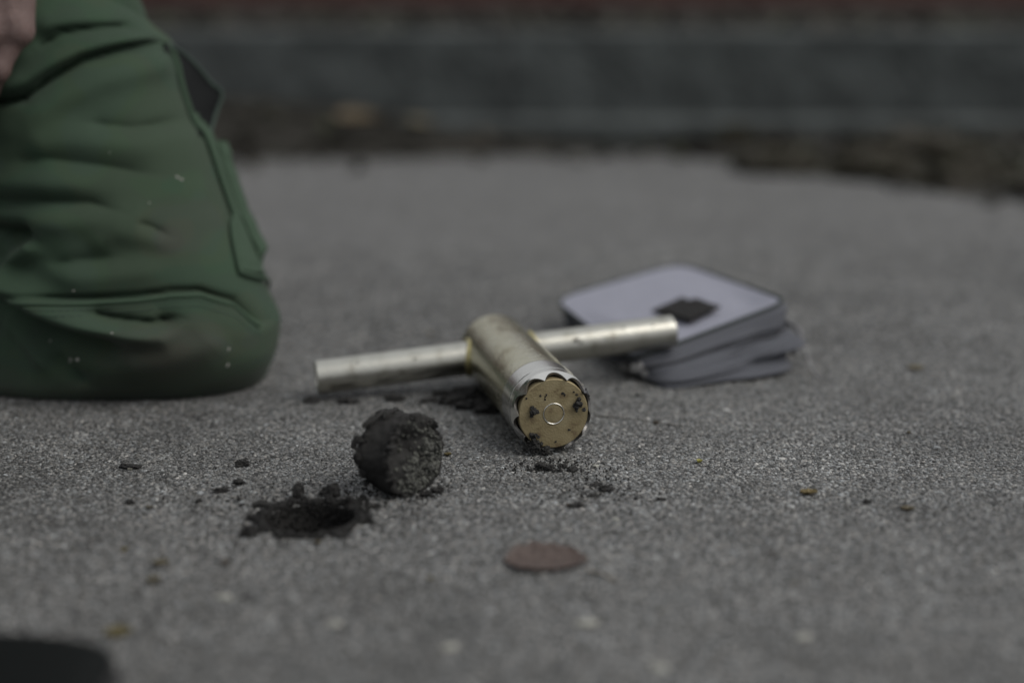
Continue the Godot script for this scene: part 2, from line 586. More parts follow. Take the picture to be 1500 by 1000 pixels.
# ---------------------------------------------------------------- person
const LY := [0.0, 0.012, 0.03, 0.05, 0.08, 0.12, 0.16, 0.2, 0.25, 0.3, 0.35, 0.40]
const LZ := [-1.068, -1.06, -1.052, -1.05, -1.055, -1.067, -1.08, -1.095, -1.115, -1.135, -1.16, -1.19]
const RY := [0.0, 0.0211, 0.0462, 0.0571, 0.0735, 0.0897, 0.1139, 0.1408, 0.1678, 0.1949, 0.2069, 0.2276, 0.255, 0.2727, 0.2838, 0.305, 0.35, 0.40]
const RX := [-0.205, -0.1954, -0.1923, -0.1956, -0.2043, -0.212, -0.2235, -0.235, -0.246, -0.256, -0.2645, -0.2732, -0.2822, -0.291, -0.3058, -0.3271, -0.37, -0.41]

func folds() -> Array:
	return [
		[-0.009, 0.006, [-0.43, 0.226, -0.394, 0.228, -0.378, 0.231, -0.358, 0.245, -0.335, 0.259, -0.311, 0.266, -0.288, 0.270, -0.267, 0.267]],
		[0.006, 0.01, [-0.43, 0.237, -0.394, 0.238, -0.373, 0.244, -0.353, 0.257, -0.327, 0.270, -0.301, 0.278, -0.278, 0.279]],
		[-0.005, 0.006, [-0.372, 0.266, -0.354, 0.279, -0.336, 0.282, -0.315, 0.284, -0.296, 0.276]],
		[0.005, 0.009, [-0.376, 0.284, -0.349, 0.290, -0.318, 0.291, -0.296, 0.285]],
		[0.004, 0.012, [-0.382, 0.207, -0.351, 0.228, -0.321, 0.244, -0.290, 0.253, -0.266, 0.256]],
		[-0.0035, 0.01, [-0.43, 0.15, -0.390, 0.152, -0.358, 0.154, -0.322, 0.153, -0.296, 0.146]],
		[0.0035, 0.011, [-0.43, 0.139, -0.389, 0.141, -0.358, 0.139, -0.322, 0.141, -0.291, 0.141, -0.270, 0.135]],
		[0.003, 0.01, [-0.43, 0.164, -0.390, 0.165, -0.349, 0.168, -0.307, 0.165]],
		[-0.0025, 0.006, [-0.287, 0.138, -0.278, 0.135, -0.264, 0.127]],
		[-0.009, 0.01, [-0.41, 0.128, -0.389, 0.128, -0.376, 0.130, -0.367, 0.127]],
		[0.006, 0.007, [-0.362, 0.126, -0.370, 0.117, -0.383, 0.108, -0.387, 0.099, -0.380, 0.087]],
		[-0.003, 0.01, [-0.352, 0.108, -0.331, 0.111, -0.300, 0.114]],
		[0.0025, 0.009, [-0.352, 0.100, -0.321, 0.100, -0.290, 0.102, -0.259, 0.105]],
		[0.0025, 0.009, [-0.326, 0.121, -0.301, 0.130, -0.280, 0.127, -0.254, 0.117]],
		[-0.003, 0.009, [-0.330, 0.212, -0.293, 0.207, -0.262, 0.210]],
		[0.0025, 0.012, [-0.381, 0.195, -0.340, 0.200, -0.298, 0.195, -0.266, 0.187]],
		[-0.0025, 0.012, [-0.391, 0.182, -0.355, 0.186, -0.313, 0.180, -0.271, 0.171]],
		[-0.004, 0.004, [-0.40, 0.083, -0.369, 0.083, -0.346, 0.084, -0.321, 0.084, -0.284, 0.085, -0.261, 0.087, -0.241, 0.086, -0.217, 0.075, -0.206, 0.063, -0.1985, 0.055, -0.19, 0.052]],
		[0.013, 0.011, [-0.42, 0.093, -0.388, 0.089, -0.372, 0.083, -0.356, 0.076, -0.326, 0.067, -0.295, 0.061, -0.268, 0.059, -0.252, 0.066]],
		[-0.009, 0.008, [-0.326, 0.075, -0.300, 0.069, -0.272, 0.065, -0.252, 0.068]],
		[-0.007, 0.014, [-0.42, 0.066, -0.372, 0.062, -0.342, 0.056, -0.311, 0.051, -0.285, 0.046]],
		[0.004, 0.014, [-0.307, 0.036, -0.270, 0.037, -0.239, 0.044, -0.223, 0.057]],
		[-0.004, 0.012, [-0.358, 0.041, -0.339, 0.027, -0.326, 0.015]],
		[0.005, 0.01, [-0.41, 0.055, -0.388, 0.052, -0.369, 0.041, -0.350, 0.024]],
	]

var fold_list: Array = []

func fold_depth(x: float, y: float) -> float:
	var out := 0.0
	for s in fold_list:
		var w: float = s[1]
		if x < s[3].x or x > s[4].x or y < s[3].y or y > s[4].y: continue
		var best := 1e9
		var along := 0.0
		var p := Vector2(x, y)
		var q: PackedVector2Array = s[2]
		for i in q.size() - 1:
			var ab := q[i + 1] - q[i]
			var t := clampf((p - q[i]).dot(ab) / ab.length_squared(), 0, 1)
			var dd := p.distance_squared_to(q[i] + ab * t)
			if dd < best: best = dd; along = (i + t) / (q.size() - 1)
		var fade := smoothstep(0.0, 0.18, along) * smoothstep(1.0, 0.75, along) * 0.8 + 0.2
		var r := sqrt(best) / (w if s[0] > 0 else w * 0.8)
		# creases are sharp at the bottom, ridges round
		out += (1.75 if s[0] > 0 else 2.2) * s[0] * (exp(-1.35 * r - 0.25 * r * r) if s[0] < 0 else exp(-r * r)) * fade
	return out

# a point on the visible leg: height y, direction a round the ring (0 = right, PI/2 = front)
func leg_point(y: float, a: float) -> Vector3:
	var xr := at_y(RY, RX, y)
	var half := at_y([0, 0.05, 0.2, 0.3, 0.4], [0.122, 0.134, 0.122, 0.112, 0.105], y)
	var zf := at_y(LY, LZ, y)
	var deep := at_y([0, 0.05, 0.12, 0.25, 0.4], [0.07, 0.088, 0.09, 0.09, 0.095], y)
	var c := cos(a)
	var s := sin(a)
	var e := 2.0 / lerpf(2.15, 2.6, smoothstep(-0.5, 0.5, c))
	var x := half * signf(c) * pow(absf(c), e)
	# the thigh is turned outwards: its inner side recedes
	var back := 0.085 * (1.0 - exp(-4.5 * pow(maxf(0.0, 0.02 - x), 1.7) / 0.085)) * smoothstep(0.0, 0.06, y)
	return Vector3(xr - half + x, y, zf - deep + deep * signf(s) * pow(absf(s), e) - back)

func leg_surface(y: float, a: float) -> Vector3:
	var p := leg_point(y, a)
	var q := leg_point(y, a + 0.02)
	var q0 := leg_point(y, a - 0.02)
	var t := (q - q0).normalized()
	var nrm := Vector3(t.z, 0, -t.x)
	if nrm.dot(Vector3(cos(a), 0, sin(a))) < 0: nrm = -nrm
	var w := smoothstep(-0.15, 0.35, sin(a))
	var amt := noise.get_noise_3dv(p * 700) * 0.0016 + noise.get_noise_3dv(p * Vector3(900, 2600, 900)) * 0.0005
	amt += 0.0016 * (0.45 - absf(noise.get_noise_3dv(p * Vector3(420, 1250, 420) + Vector3(31, 7, 3)))) * (0.4 + 0.6 * smoothstep(0.12, 0.02, y))
	if w > 0: amt += fold_depth(p.x, y) * w * smoothstep(0.0, 0.02, y)
	return p + nrm * amt

# the direction round the ring whose point lies at this x, on the front half
func leg_angle(y: float, x: float) -> float:
	var lo := 0.0
	var hi := PI
	for i in 24:
		var m := (lo + hi) / 2
		if leg_point(y, m).x > x: lo = m
		else: hi = m
	return (lo + hi) / 2

func on_leg(x: float, y: float, off := 0.0) -> Vector3:
	var a := leg_angle(y, x)
	var p := leg_surface(y, a)
	var n := Vector3(cos(a) * 0.9, 0.15, sin(a)).normalized()
	return p + n * off

func build_person() -> void:
	for s in folds():
		var q := PackedVector2Array()
		var lo := Vector2(9, 9)
		var hi := Vector2(-9, -9)
		for i in range(0, s[2].size(), 2):
			var p := Vector2(s[2][i], s[2][i + 1])
			q.append(p); lo = lo.min(p); hi = hi.max(p)
		var m := Vector2.ONE * float(s[1]) * 2.6
		fold_list.append([s[0], s[1], q, lo - m, hi + m])

	var who := thing("person", "person kneeling beside the tool in green work trousers, hand on thigh", "person", Vector3.ZERO)
	var skin := mat(lin(0.175, 0.122, 0.112), 0.55)
	skin.subsurf_scatter_enabled = true
	skin.subsurf_scatter_strength = 0.08
	tri(skin, 30.0)
	skin.albedo_texture = tex(0.03, [0.0, 1.0], [lin(0.8, 0.72, 0.72), Color.WHITE], 256, FastNoiseLite.TYPE_SIMPLEX, 4, false, 1.0, 31)
	skin.heightmap_enabled = true
	skin.heightmap_texture = tex(0.09, [], [], 256, FastNoiseLite.TYPE_SIMPLEX, 3, false, 1.0, 32)
	skin.heightmap_scale = 0.09

	# joints
	var hip := Vector3(-0.57, 0.44, -1.31)
	var knee_r := Vector3(-0.86, 0.075, -1.14)
	var ankle_l := Vector3(-0.40, 0.06, -1.52)
	var ankle_r := Vector3(-0.78, 0.06, -1.54)
	var sh_l := Vector3(-0.39, 0.84, -1.06)
	var sh_r := Vector3(-0.75, 0.85, -1.1)
	var el_l := Vector3(-0.325, 0.57, -1.16)
	var el_r := Vector3(-0.88, 0.59, -1.14)
	var wr_l := Vector3(-0.382, 0.368, -1.118)
	var wr_r := Vector3(-0.80, 0.34, -1.1)
	var neck := Vector3(-0.56, 0.9, -1.03)
	var head := Vector3(-0.53, 1.02, -0.95)

	# body: torso, limbs, then finer grids for head and hands, in one mesh
	var body := MB.new()
	var f := Field.new(Vector3(-1.02, 0.0, -1.7), Vector3(-0.12, 1.16, -0.84), 0.014)
	f.bone(hip, Vector3(-0.57, 0.62, -1.22), 0.12, 0.115, 0.05, Vector3(1.25, 1, 0.8))
	f.bone(Vector3(-0.57, 0.62, -1.22), Vector3(-0.57, 0.79, -1.1), 0.115, 0.12, 0.05, Vector3(1.25, 1, 0.85))
	f.bone(sh_l, sh_r, 0.055, 0.055, 0.06)
	f.bone(Vector3(-0.565, 0.83, -1.075), head, 0.052, 0.05, 0.03)
	for L in [[sh_l, el_l, wr_l], [sh_r, el_r, wr_r]]:
		f.bone(L[0], L[1], 0.048, 0.038, 0.03)
		f.bone(L[1], L[2], 0.038, 0.026, 0.02)
	f.bone(hip + Vector3(0.09, -0.02, 0), Vector3(-0.31, 0.1, -1.15), 0.075, 0.05, 0.03)
	f.bone(hip + Vector3(-0.09, -0.02, 0), knee_r, 0.075, 0.05, 0.03)
	f.bone(Vector3(-0.31, 0.09, -1.15), ankle_l, 0.045, 0.03, 0.02)
	f.bone(knee_r, ankle_r, 0.045, 0.03, 0.02)
	f.into(body)
	# head, in its own frame: z towards the face
	var ht := Transform3D(Basis.looking_at(Vector3(0.5, -0.75, 0.55), Vector3.UP, true), head)
	f = Field.new(head - Vector3.ONE * 0.16, head + Vector3.ONE * 0.17, 0.0055)
	var hb := [[0, 0.045, -0.02, 0, 0.04, 0.012, 0.083, 0.08, 0.03], [0, -0.03, 0.025, 0, -0.075, 0.055, 0.062, 0.036, 0.04], [0, 0.02, 0.06, 0, 0.02, 0.045, 0.05, 0.05, 0.03],
		[0, 0.012, 0.092, 0, -0.022, 0.112, 0.008, 0.013, 0.012], [-0.032, 0.025, 0.085, 0.032, 0.025, 0.085, 0.011, 0.011, 0.012], [-0.035, -0.012, 0.07, 0.035, -0.012, 0.07, 0.022, 0.022, 0.02],
		[-0.02, -0.052, 0.087, 0.02, -0.052, 0.087, 0.008, 0.008, 0.008], [-0.016, -0.062, 0.085, 0.016, -0.062, 0.085, 0.008, 0.008, 0.006], [0, -0.09, 0.075, 0, -0.085, 0.075, 0.016, 0.016, 0.015],
		[0.08, 0.02, -0.01, 0.078, -0.02, -0.002, 0.014, 0.009, 0.006], [-0.08, 0.02, -0.01, -0.078, -0.02, -0.002, 0.014, 0.009, 0.006]]
	for b in hb: f.bone(ht * Vector3(b[0], b[1], b[2]), ht * Vector3(b[3], b[4], b[5]), b[6], b[7], b[8])
	f.bone(ht * Vector3(0, -0.03, -0.02), neck, 0.055, 0.056, 0.03)
	f.into(body)
	# the hand on the near thigh: back of the hand forward, fingers curled down and inward
	f = Field.new(Vector3(-0.51, 0.18, -1.175), Vector3(-0.32, 0.43, -1.035), 0.0028)
	f.bone(el_l.lerp(wr_l, 0.8), wr_l, 0.030, 0.0255, 0.01)
	var mcp := [Vector3(-0.3755, 0.283, -1.104), Vector3(-0.3955, 0.283, -1.095), Vector3(-0.4175, 0.288, -1.092), Vector3(-0.4385, 0.298, -1.096)]
	for i in 4:
		f.bone(wr_l + Vector3(-0.012 * i + 0.008, -0.008, 0.003), mcp[i], 0.0165, 0.0128, 0.012)
		f.bone(mcp[i] + Vector3(0, 0.002, 0.004), mcp[i] + Vector3(0.001, -0.002, 0.004), 0.0112, 0.0112, 0.006)
	for i in 4:
		var len: float = [0.82, 0.98, 1.05, 0.96][i]
		var d1 := Vector3(-0.42, -0.84, 0.24).normalized() * 0.042 * len
		var d2 := Vector3(-0.5, -0.72, -0.42).normalized() * 0.026 * len
		var d3 := Vector3(-0.36, -0.6, -0.7).normalized() * 0.02 * len
		var p1: Vector3 = mcp[i] + d1
		var p2 := p1 + d2
		f.bone(mcp[i], p1, 0.0104, 0.009, 0.003)
		f.bone(p1 - d1 * 0.04, p1 + d2 * 0.04, 0.0096, 0.0096, 0.003)
		f.bone(p1, p2, 0.0088, 0.0082, 0.003)
		f.bone(p2, p2 + d3, 0.0082, 0.007, 0.003)
	f.bone(wr_l + Vector3(-0.03, -0.02, -0.004), Vector3(-0.446, 0.335, -1.1), 0.015, 0.0135, 0.01)
	f.bone(Vector3(-0.446, 0.335, -1.1), Vector3(-0.467, 0.31, -1.097), 0.0115, 0.0105, 0.004)
	f.bone(Vector3(-0.467, 0.31, -1.097), Vector3(-0.476, 0.285, -1.1), 0.0105, 0.0085, 0.004)
	for k in 3:  # tendons
		f.bone(wr_l.lerp(mcp[k], 0.45) + Vector3(0, 0, 0.0135), mcp[k] + Vector3(0, 0.006, 0.0115), 0.002, 0.0025, 0.006)
	f.into(body)
	# the other hand, on the other thigh
	f = Field.new(wr_r - Vector3(0.1, 0.14, 0.08), wr_r + Vector3(0.1, 0.05, 0.1), 0.0045)
	for i in 4:
		var m := wr_r + Vector3(-0.03 + 0.021 * i, -0.055, 0.045)
		f.bone(wr_r + Vector3(-0.012 + 0.008 * i, 0, 0), m, 0.016, 0.0125, 0.012)
		f.bone(m, m + Vector3(0.002, -0.035, 0.012), 0.0105, 0.009, 0.003)
		f.bone(m + Vector3(0.002, -0.035, 0.012), m + Vector3(0.003, -0.062, 0.004), 0.009, 0.0075, 0.003)
	f.bone(wr_r + Vector3(0.015, -0.01, 0.01), wr_r + Vector3(0.055, -0.045, 0.03), 0.014, 0.011, 0.01)
	f.bone(wr_r + Vector3(0.055, -0.045, 0.03), wr_r + Vector3(0.06, -0.075, 0.032), 0.0105, 0.0085, 0.004)
	f.into(body)
	obj("body", body.mesh(), skin, who)
	for s: float in [-1.0, 1.0]:
		var e := MB.new()
		e.lathe([Vector2(0, 0.011), Vector2(0.006, 0.0095), Vector2(0.01, 0.005), Vector2(0.0112, 0), Vector2(0.009, -0.007), Vector2(0, -0.011)], 16, ht * Transform3D(Basis(), Vector3(0.03 * s, 0.008, 0.082)))
		obj("eye", e.mesh(), mat(lin(0.5, 0.48, 0.46), 0.2), who)
	f = Field.new(head - Vector3.ONE * 0.17, head + Vector3.ONE * 0.18, 0.008)
	f.bone(ht * Vector3(0, 0.055, -0.022), ht * Vector3(0, 0.058, 0.006), 0.088, 0.082, 0.02)
	f.bone(ht * Vector3(0, 0.0, -0.05), ht * Vector3(0, -0.03, -0.05), 0.066, 0.05, 0.03)
	var hair := MB.new()
	f.into(hair)
	for i in hair.v.size(): hair.v[i] += Vector3(1, 1, 1) * noise.get_noise_3dv(hair.v[i] * 3000) * 0.004
	obj("hair", hair.mesh(), mat(lin(0.03, 0.022, 0.016), 0.6), who)

	# jacket
	f = Field.new(Vector3(-1.02, 0.36, -1.5), Vector3(-0.15, 1.0, -0.88), 0.013)
	f.bone(Vector3(-0.57, 0.47, -1.3), Vector3(-0.57, 0.62, -1.22), 0.155, 0.14, 0.05, Vector3(1.25, 1, 0.85))
	f.bone(Vector3(-0.57, 0.62, -1.22), Vector3(-0.57, 0.79, -1.1), 0.14, 0.145, 0.05, Vector3(1.25, 1, 0.88))
	f.bone(sh_l, sh_r, 0.075, 0.075, 0.06)
	f.bone(Vector3(-0.565, 0.83, -1.075), neck + Vector3(0, 0.0, 0), 0.07, 0.066, 0.03)
	for L in [[sh_l, el_l, wr_l], [sh_r, el_r, wr_r]]:
		f.bone(L[0], L[1], 0.068, 0.058, 0.03)
		f.bone(L[1], L[1].lerp(L[2], 0.8), 0.058, 0.042, 0.02)
	var jk := MB.new()
	f.into(jk)
	for i in jk.v.size():
		jk.v[i] += Vector3(0.5, 0.2, 1).normalized() * noise.get_noise_3dv(jk.v[i] * Vector3(900, 1500, 900)) * 0.012
	obj("jacket", jk.mesh(), cloth(lin(0.035, 0.042, 0.04), 41), who)

	# trousers: the visible leg finely, the rest coarser
	var tr := MB.new()
	var rows := []
	var cols := []
	var ring := 300
	for j in 206:
		var y := maxf(0.0015, (j - 3) * 0.002)
		var shrink: float = [0.2, 0.6, 0.9, 1.0][mini(j, 3)]
		var row := PackedVector3Array()
		var cc := PackedColorArray()
		for k in ring:
			var a := TAU * k / ring
			var p := leg_surface(y, a)
			if shrink < 1: p = Vector3(-0.32, p.y, -1.15).lerp(p, shrink)
			row.append(p)
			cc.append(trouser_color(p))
		rows.append(row)
		cols.append(cc)
	tr.grid(rows, true, cols)
	var first := tr.v.size()
	f = Field.new(Vector3(-1.05, 0.0, -1.7), Vector3(-0.2, 0.62, -1.0), 0.012)
	f.bone(hip, hip + Vector3(0, 0.08, 0), 0.145, 0.135, 0.05, Vector3(1.25, 1, 0.9))
	f.bone(hip + Vector3(0.09, 0, 0), Vector3(-0.40, 0.29, -1.235), 0.12, 0.085, 0.05)
	f.bone(hip + Vector3(-0.09, -0.02, 0), knee_r + Vector3(0.01, 0.03, 0), 0.12, 0.1, 0.05)
	f.bone(knee_r, knee_r + Vector3(0.0, 0.03, 0.0), 0.075, 0.1, 0.04)
	f.bone(Vector3(-0.32, 0.078, -1.17), ankle_l, 0.075, 0.055, 0.03)
	f.bone(knee_r, ankle_r, 0.075, 0.055, 0.03)
	f.into(tr)
	for i in range(first, tr.v.size()):
		var p := tr.v[i]
		tr.v[i] = p + (p - hip).normalized() * noise.get_noise_3dv(p * Vector3(700, 1600, 700)) * 0.01
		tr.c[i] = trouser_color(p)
	var green := cloth(Color.WHITE, 42)
	green.vertex_color_use_as_albedo = true
	var trousers := obj("trousers", tr.mesh(Vector3.ZERO, false, true), green, who, "green work trousers with dusty knee")

	# outer leg pocket: a second layer with its own edge
	var gcloth := cloth(lin(0.045, 0.073, 0.049), 43)
	var px := [0.0935, 0.111, 0.136, 0.174, 0.2085, 0.243, 0.264]
	var pxx := [-0.2185, -0.2245, -0.2325, -0.2435, -0.2545, -0.2655, -0.2725]
	rows = []
	for j in 50:
		var t := j / 49.0
		var row := PackedVector3Array()
		for i in 40:
			var s := i / 39.0
			var ylo := lerpf(0.0935, 0.052, s)
			var y := lerpf(ylo, 0.196 + 0.02 * (1 - s), t)
			var xe: float = at_y(px, pxx, maxf(y, 0.0935))
			if y < 0.0935: xe = minf(-0.2185 + (0.0935 - y) * 0.7, at_y(RY, RX, y) - 0.002)
			var a := lerpf(leg_angle(y, xe), -0.9, s)
			var p := leg_surface(y, a)
			var edge := minf(minf(s * 18, t * 14), minf((1 - t) * 20, 1))
			var hem := 0.0009 if (s > 0.09 and s < 0.12) or (t > 0.05 and t < 0.07) else 0.0
			var off := 0.0042 * minf(edge * 3, 1) + 0.003 * smoothstep(0.25, 0.7, s) * smoothstep(0, 0.25, t) - hem + 0.0012 * noise.get_noise_3dv(p * 1500)
			row.append(p + Vector3(cos(a), 0.1, sin(a)).normalized() * off)
		rows.append(row)
	var pk := MB.new()
	pk.grid(rows)
	var pocket := obj("leg_pocket", pk.mesh(Vector3(1, 0, 1)), gcloth, trousers)
	# piped edge of the pocket
	var path := PackedVector3Array()
	for i in 36:
		var y := lerpf(0.262, 0.0935, i / 35.0)
		path.append(on_leg(at_y(px, pxx, y), y, 0.0028))
	var a0 := leg_angle(0.0935, -0.2185)
	for i in range(1, 16):
		var t := i / 15.0 * 0.7
		var a := lerpf(a0, -0.9, t)
		var y := lerpf(0.0935, 0.052, t)
		path.append(leg_surface(y, a) + Vector3(cos(a), 0.1, sin(a)).normalized() * 0.0035)
	var pe := MB.new()
	pe.tube(path, [0.0017], 8)
	obj("pocket_edge", pe.mesh(), gcloth, pocket)

	# loose tool strap behind the pocket
	rows = []
	for j in 40:
		var t := j / 39.0
		var y := lerpf(0.088, 0.188, t)
		var p := leg_point(y, -0.12)
		var out := 0.009 + 0.0012 * sin(t * 9) + 0.002 * noise.get_noise_1d(t * 450) - 0.008 * smoothstep(0.15, 0.0, t)
		var row := PackedVector3Array()
		for q in [[-0.012, 0.006], [-0.002, 0.011], [0.006, 0.009], [0.01, 0.002], [0.004, -0.004], [-0.008, -0.006]]:
			row.append(p + Vector3(out - 0.006 + q[1] * 0.6, 0, -0.02 - q[0] * 1.6))
		rows.append(row)
	var sp := MB.new()
	sp.grid(rows, true)
	obj("tool_strap", sp.mesh(), gcloth, trousers)

	# gaping opening of the slanted pocket, dark lining with a bound edge
	var root_c := curve([Vector3(-0.287, 0.269, -1.195), Vector3(-0.281, 0.248, -1.19), Vector3(-0.275, 0.2276, -1.185), Vector3(-0.267, 0.2075, -1.178), Vector3(-0.256, 0.196, -1.172)], 24)
	var edge_c := curve([Vector3(-0.288, 0.2695, -1.21), Vector3(-0.2802, 0.2609, -1.235), Vector3(-0.268, 0.2483, -1.238), Vector3(-0.2582, 0.2357, -1.238), Vector3(-0.2486, 0.2271, -1.235), Vector3(-0.2525, 0.2109, -1.225), Vector3(-0.2545, 0.1925, -1.2)], 24)
	rows = []
	for i in 24:
		var row := PackedVector3Array()
		for k in 8:
			var t := k / 7.0
			row.append(root_c[i].lerp(edge_c[i], t) + Vector3(0, 0, -0.012 * sin(t * PI)))
		for k in 8:
			var t := 1.0 - k / 7.0
			row.append(root_c[i].lerp(edge_c[i], t) + Vector3(0.0005, 0, -0.012 * sin(t * PI) - 0.0022))
		rows.append(row)
	var ln := MB.new()
	ln.grid(rows, true)
	var lining := obj("pocket_lining", ln.mesh(), cloth(lin(0.006, 0.007, 0.0075), 44), trousers, "dark lining of the gaping side pocket")
	var bd := MB.new()
	bd.tube(edge_c, [0.0016], 8)
	obj("binding", bd.mesh(), cloth(lin(0.05, 0.07, 0.06), 45), lining)
	# front lip of that pocket, running down to the leg pocket
	path = PackedVector3Array()
	for i in 30:
		var y := lerpf(0.27, 0.2, i / 29.0)
		path.append(on_leg(at_y(px, pxx, y) - 0.001, y, 0.001))
	var lp := MB.new()
	lp.tube(path, [0.0022], 8)
	obj("pocket_lip", lp.mesh(), gcloth, trousers)

	# seam of the knee patch and its two rows of stitches
	var seam := [Vector2(-0.42, 0.082), Vector2(-0.369, 0.083), Vector2(-0.346, 0.084), Vector2(-0.321, 0.084), Vector2(-0.284, 0.085), Vector2(-0.261, 0.087), Vector2(-0.241, 0.086), Vector2(-0.217, 0.075), Vector2(-0.206, 0.063), Vector2(-0.1985, 0.055)]
	path = PackedVector3Array()
	for i in seam.size() - 1:
		for k in 6:
			var p: Vector2 = seam[i].lerp(seam[i + 1], k / 6.0)
			path.append(on_leg(p.x, p.y - 0.0035, 0.0008))
	var sm := MB.new()
	sm.tube(path, [0.0019], 8)
	obj("knee_seam", sm.mesh(), gcloth, trousers)
	for row_k in 2:
		var stl := MB.new()
		for i in seam.size() - 1:
			var a: Vector2 = seam[i]
			var b: Vector2 = seam[i + 1]
			var steps := int(a.distance_to(b) / 0.0032)
			for k in steps:
				var p := a.lerp(b, float(k) / steps)
				var q := a.lerp(b, (k + 0.62) / steps)
				var dy := -0.0068 - 0.0036 * row_k
				stl.tube(PackedVector3Array([on_leg(p.x, p.y + dy, 0.0002), on_leg(q.x, q.y + dy, 0.0002)]), [0.00045], 5)
		var so := obj("stitching", stl.mesh(), mat(lin(0.03, 0.05, 0.04), 0.8), trousers)
		so.set_meta("kind", "stuff")
	# specks of pale paint
	for p in [[-0.263, 0.169, 1.5], [-0.2605, 0.167, 1.3], [-0.2595, 0.1665, 0.9], [-0.27, 0.0835, 1.0], [-0.267, 0.0838, 0.9], [-0.341, 0.035, 1.3], [-0.333, 0.036, 1.4], [-0.221, 0.041, 1.2], [-0.222, 0.028, 1.4], [-0.358, 0.047, 0.8], [-0.331, 0.09, 0.8], [-0.30, 0.062, 0.7], [-0.345, 0.032, 0.9], [-0.28, 0.152, 0.6], [-0.31, 0.19, 0.5]]:
		var d := lump(int(p[0] * -9000), 0.5, Vector3(p[2] * 0.8, p[2] * 1.2, 0.35) * 0.001, 1)
		var o := obj("paint_speck", d.mesh(), mat(lin(0.42, 0.41, 0.38), 0.7), trousers)
		o.position = on_leg(p[0], p[1], 0.0)
		o.rotation.z = p[0] * 90

	# boots behind the knees
	for s in [[ankle_l, -0.02], [ankle_r, 0.02]]:
		var a: Vector3 = s[0]
		f = Field.new(a - Vector3(0.1, 0.09, 0.24), a + Vector3(0.1, 0.1, 0.1), 0.01)
		f.bone(a + Vector3(0, 0.01, 0.03), a + Vector3(0, 0, -0.06), 0.05, 0.05, 0.03)
		f.bone(a + Vector3(0, 0.0, -0.07), a + Vector3(s[1], -0.015, -0.15), 0.045, 0.04, 0.03)
		var bt := MB.new()
		f.into(bt)
		obj("boot", bt.mesh(), mat(lin(0.03, 0.025, 0.02), 0.6), who)

func trouser_color(p: Vector3) -> Color:
	var base := Color(0.040, 0.065, 0.043)
	var n := noise.get_noise_3dv(p * 260) * 0.10 + noise.get_noise_3dv(p * 1100) * 0.08
	base = base * (1.0 + n)
	var dust := Color(0.058, 0.053, 0.046)
	var k := 0.0
	for q in [[-0.26, 0.045, 0.06, 0.03, 0.5], [-0.33, 0.02, 0.05, 0.02, 0.55], [-0.285, 0.17, 0.04, 0.07, 0.16], [-0.255, 0.13, 0.025, 0.06, 0.4]]:
		k += q[4] * exp(-pow((p.x - q[0]) / q[2], 2) - pow((p.y - q[1]) / q[3], 2))
	k *= clampf(0.75 + noise.get_noise_3dv(p * Vector3(500, 1500, 500)) * 1.3, 0, 1.2)
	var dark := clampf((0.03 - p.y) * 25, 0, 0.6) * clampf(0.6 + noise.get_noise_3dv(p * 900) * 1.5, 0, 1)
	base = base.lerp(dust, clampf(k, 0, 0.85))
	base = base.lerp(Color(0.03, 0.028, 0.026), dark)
	base.a = 1
	return base

func cloth(col: Color, sd: int) -> StandardMaterial3D:
	var m := tri(mat(col, 0.9), 25.0)
	m.metallic_specular = 0.3
	m.rim_enabled = true
	m.rim = 0.08
	m.rim_tint = 0.5
	m.heightmap_enabled = true
	m.heightmap_texture = tex(0.3, [], [], 256, FastNoiseLite.TYPE_SIMPLEX, 2, false, 1.0, sd)
	m.heightmap_scale = 0.035
	return m

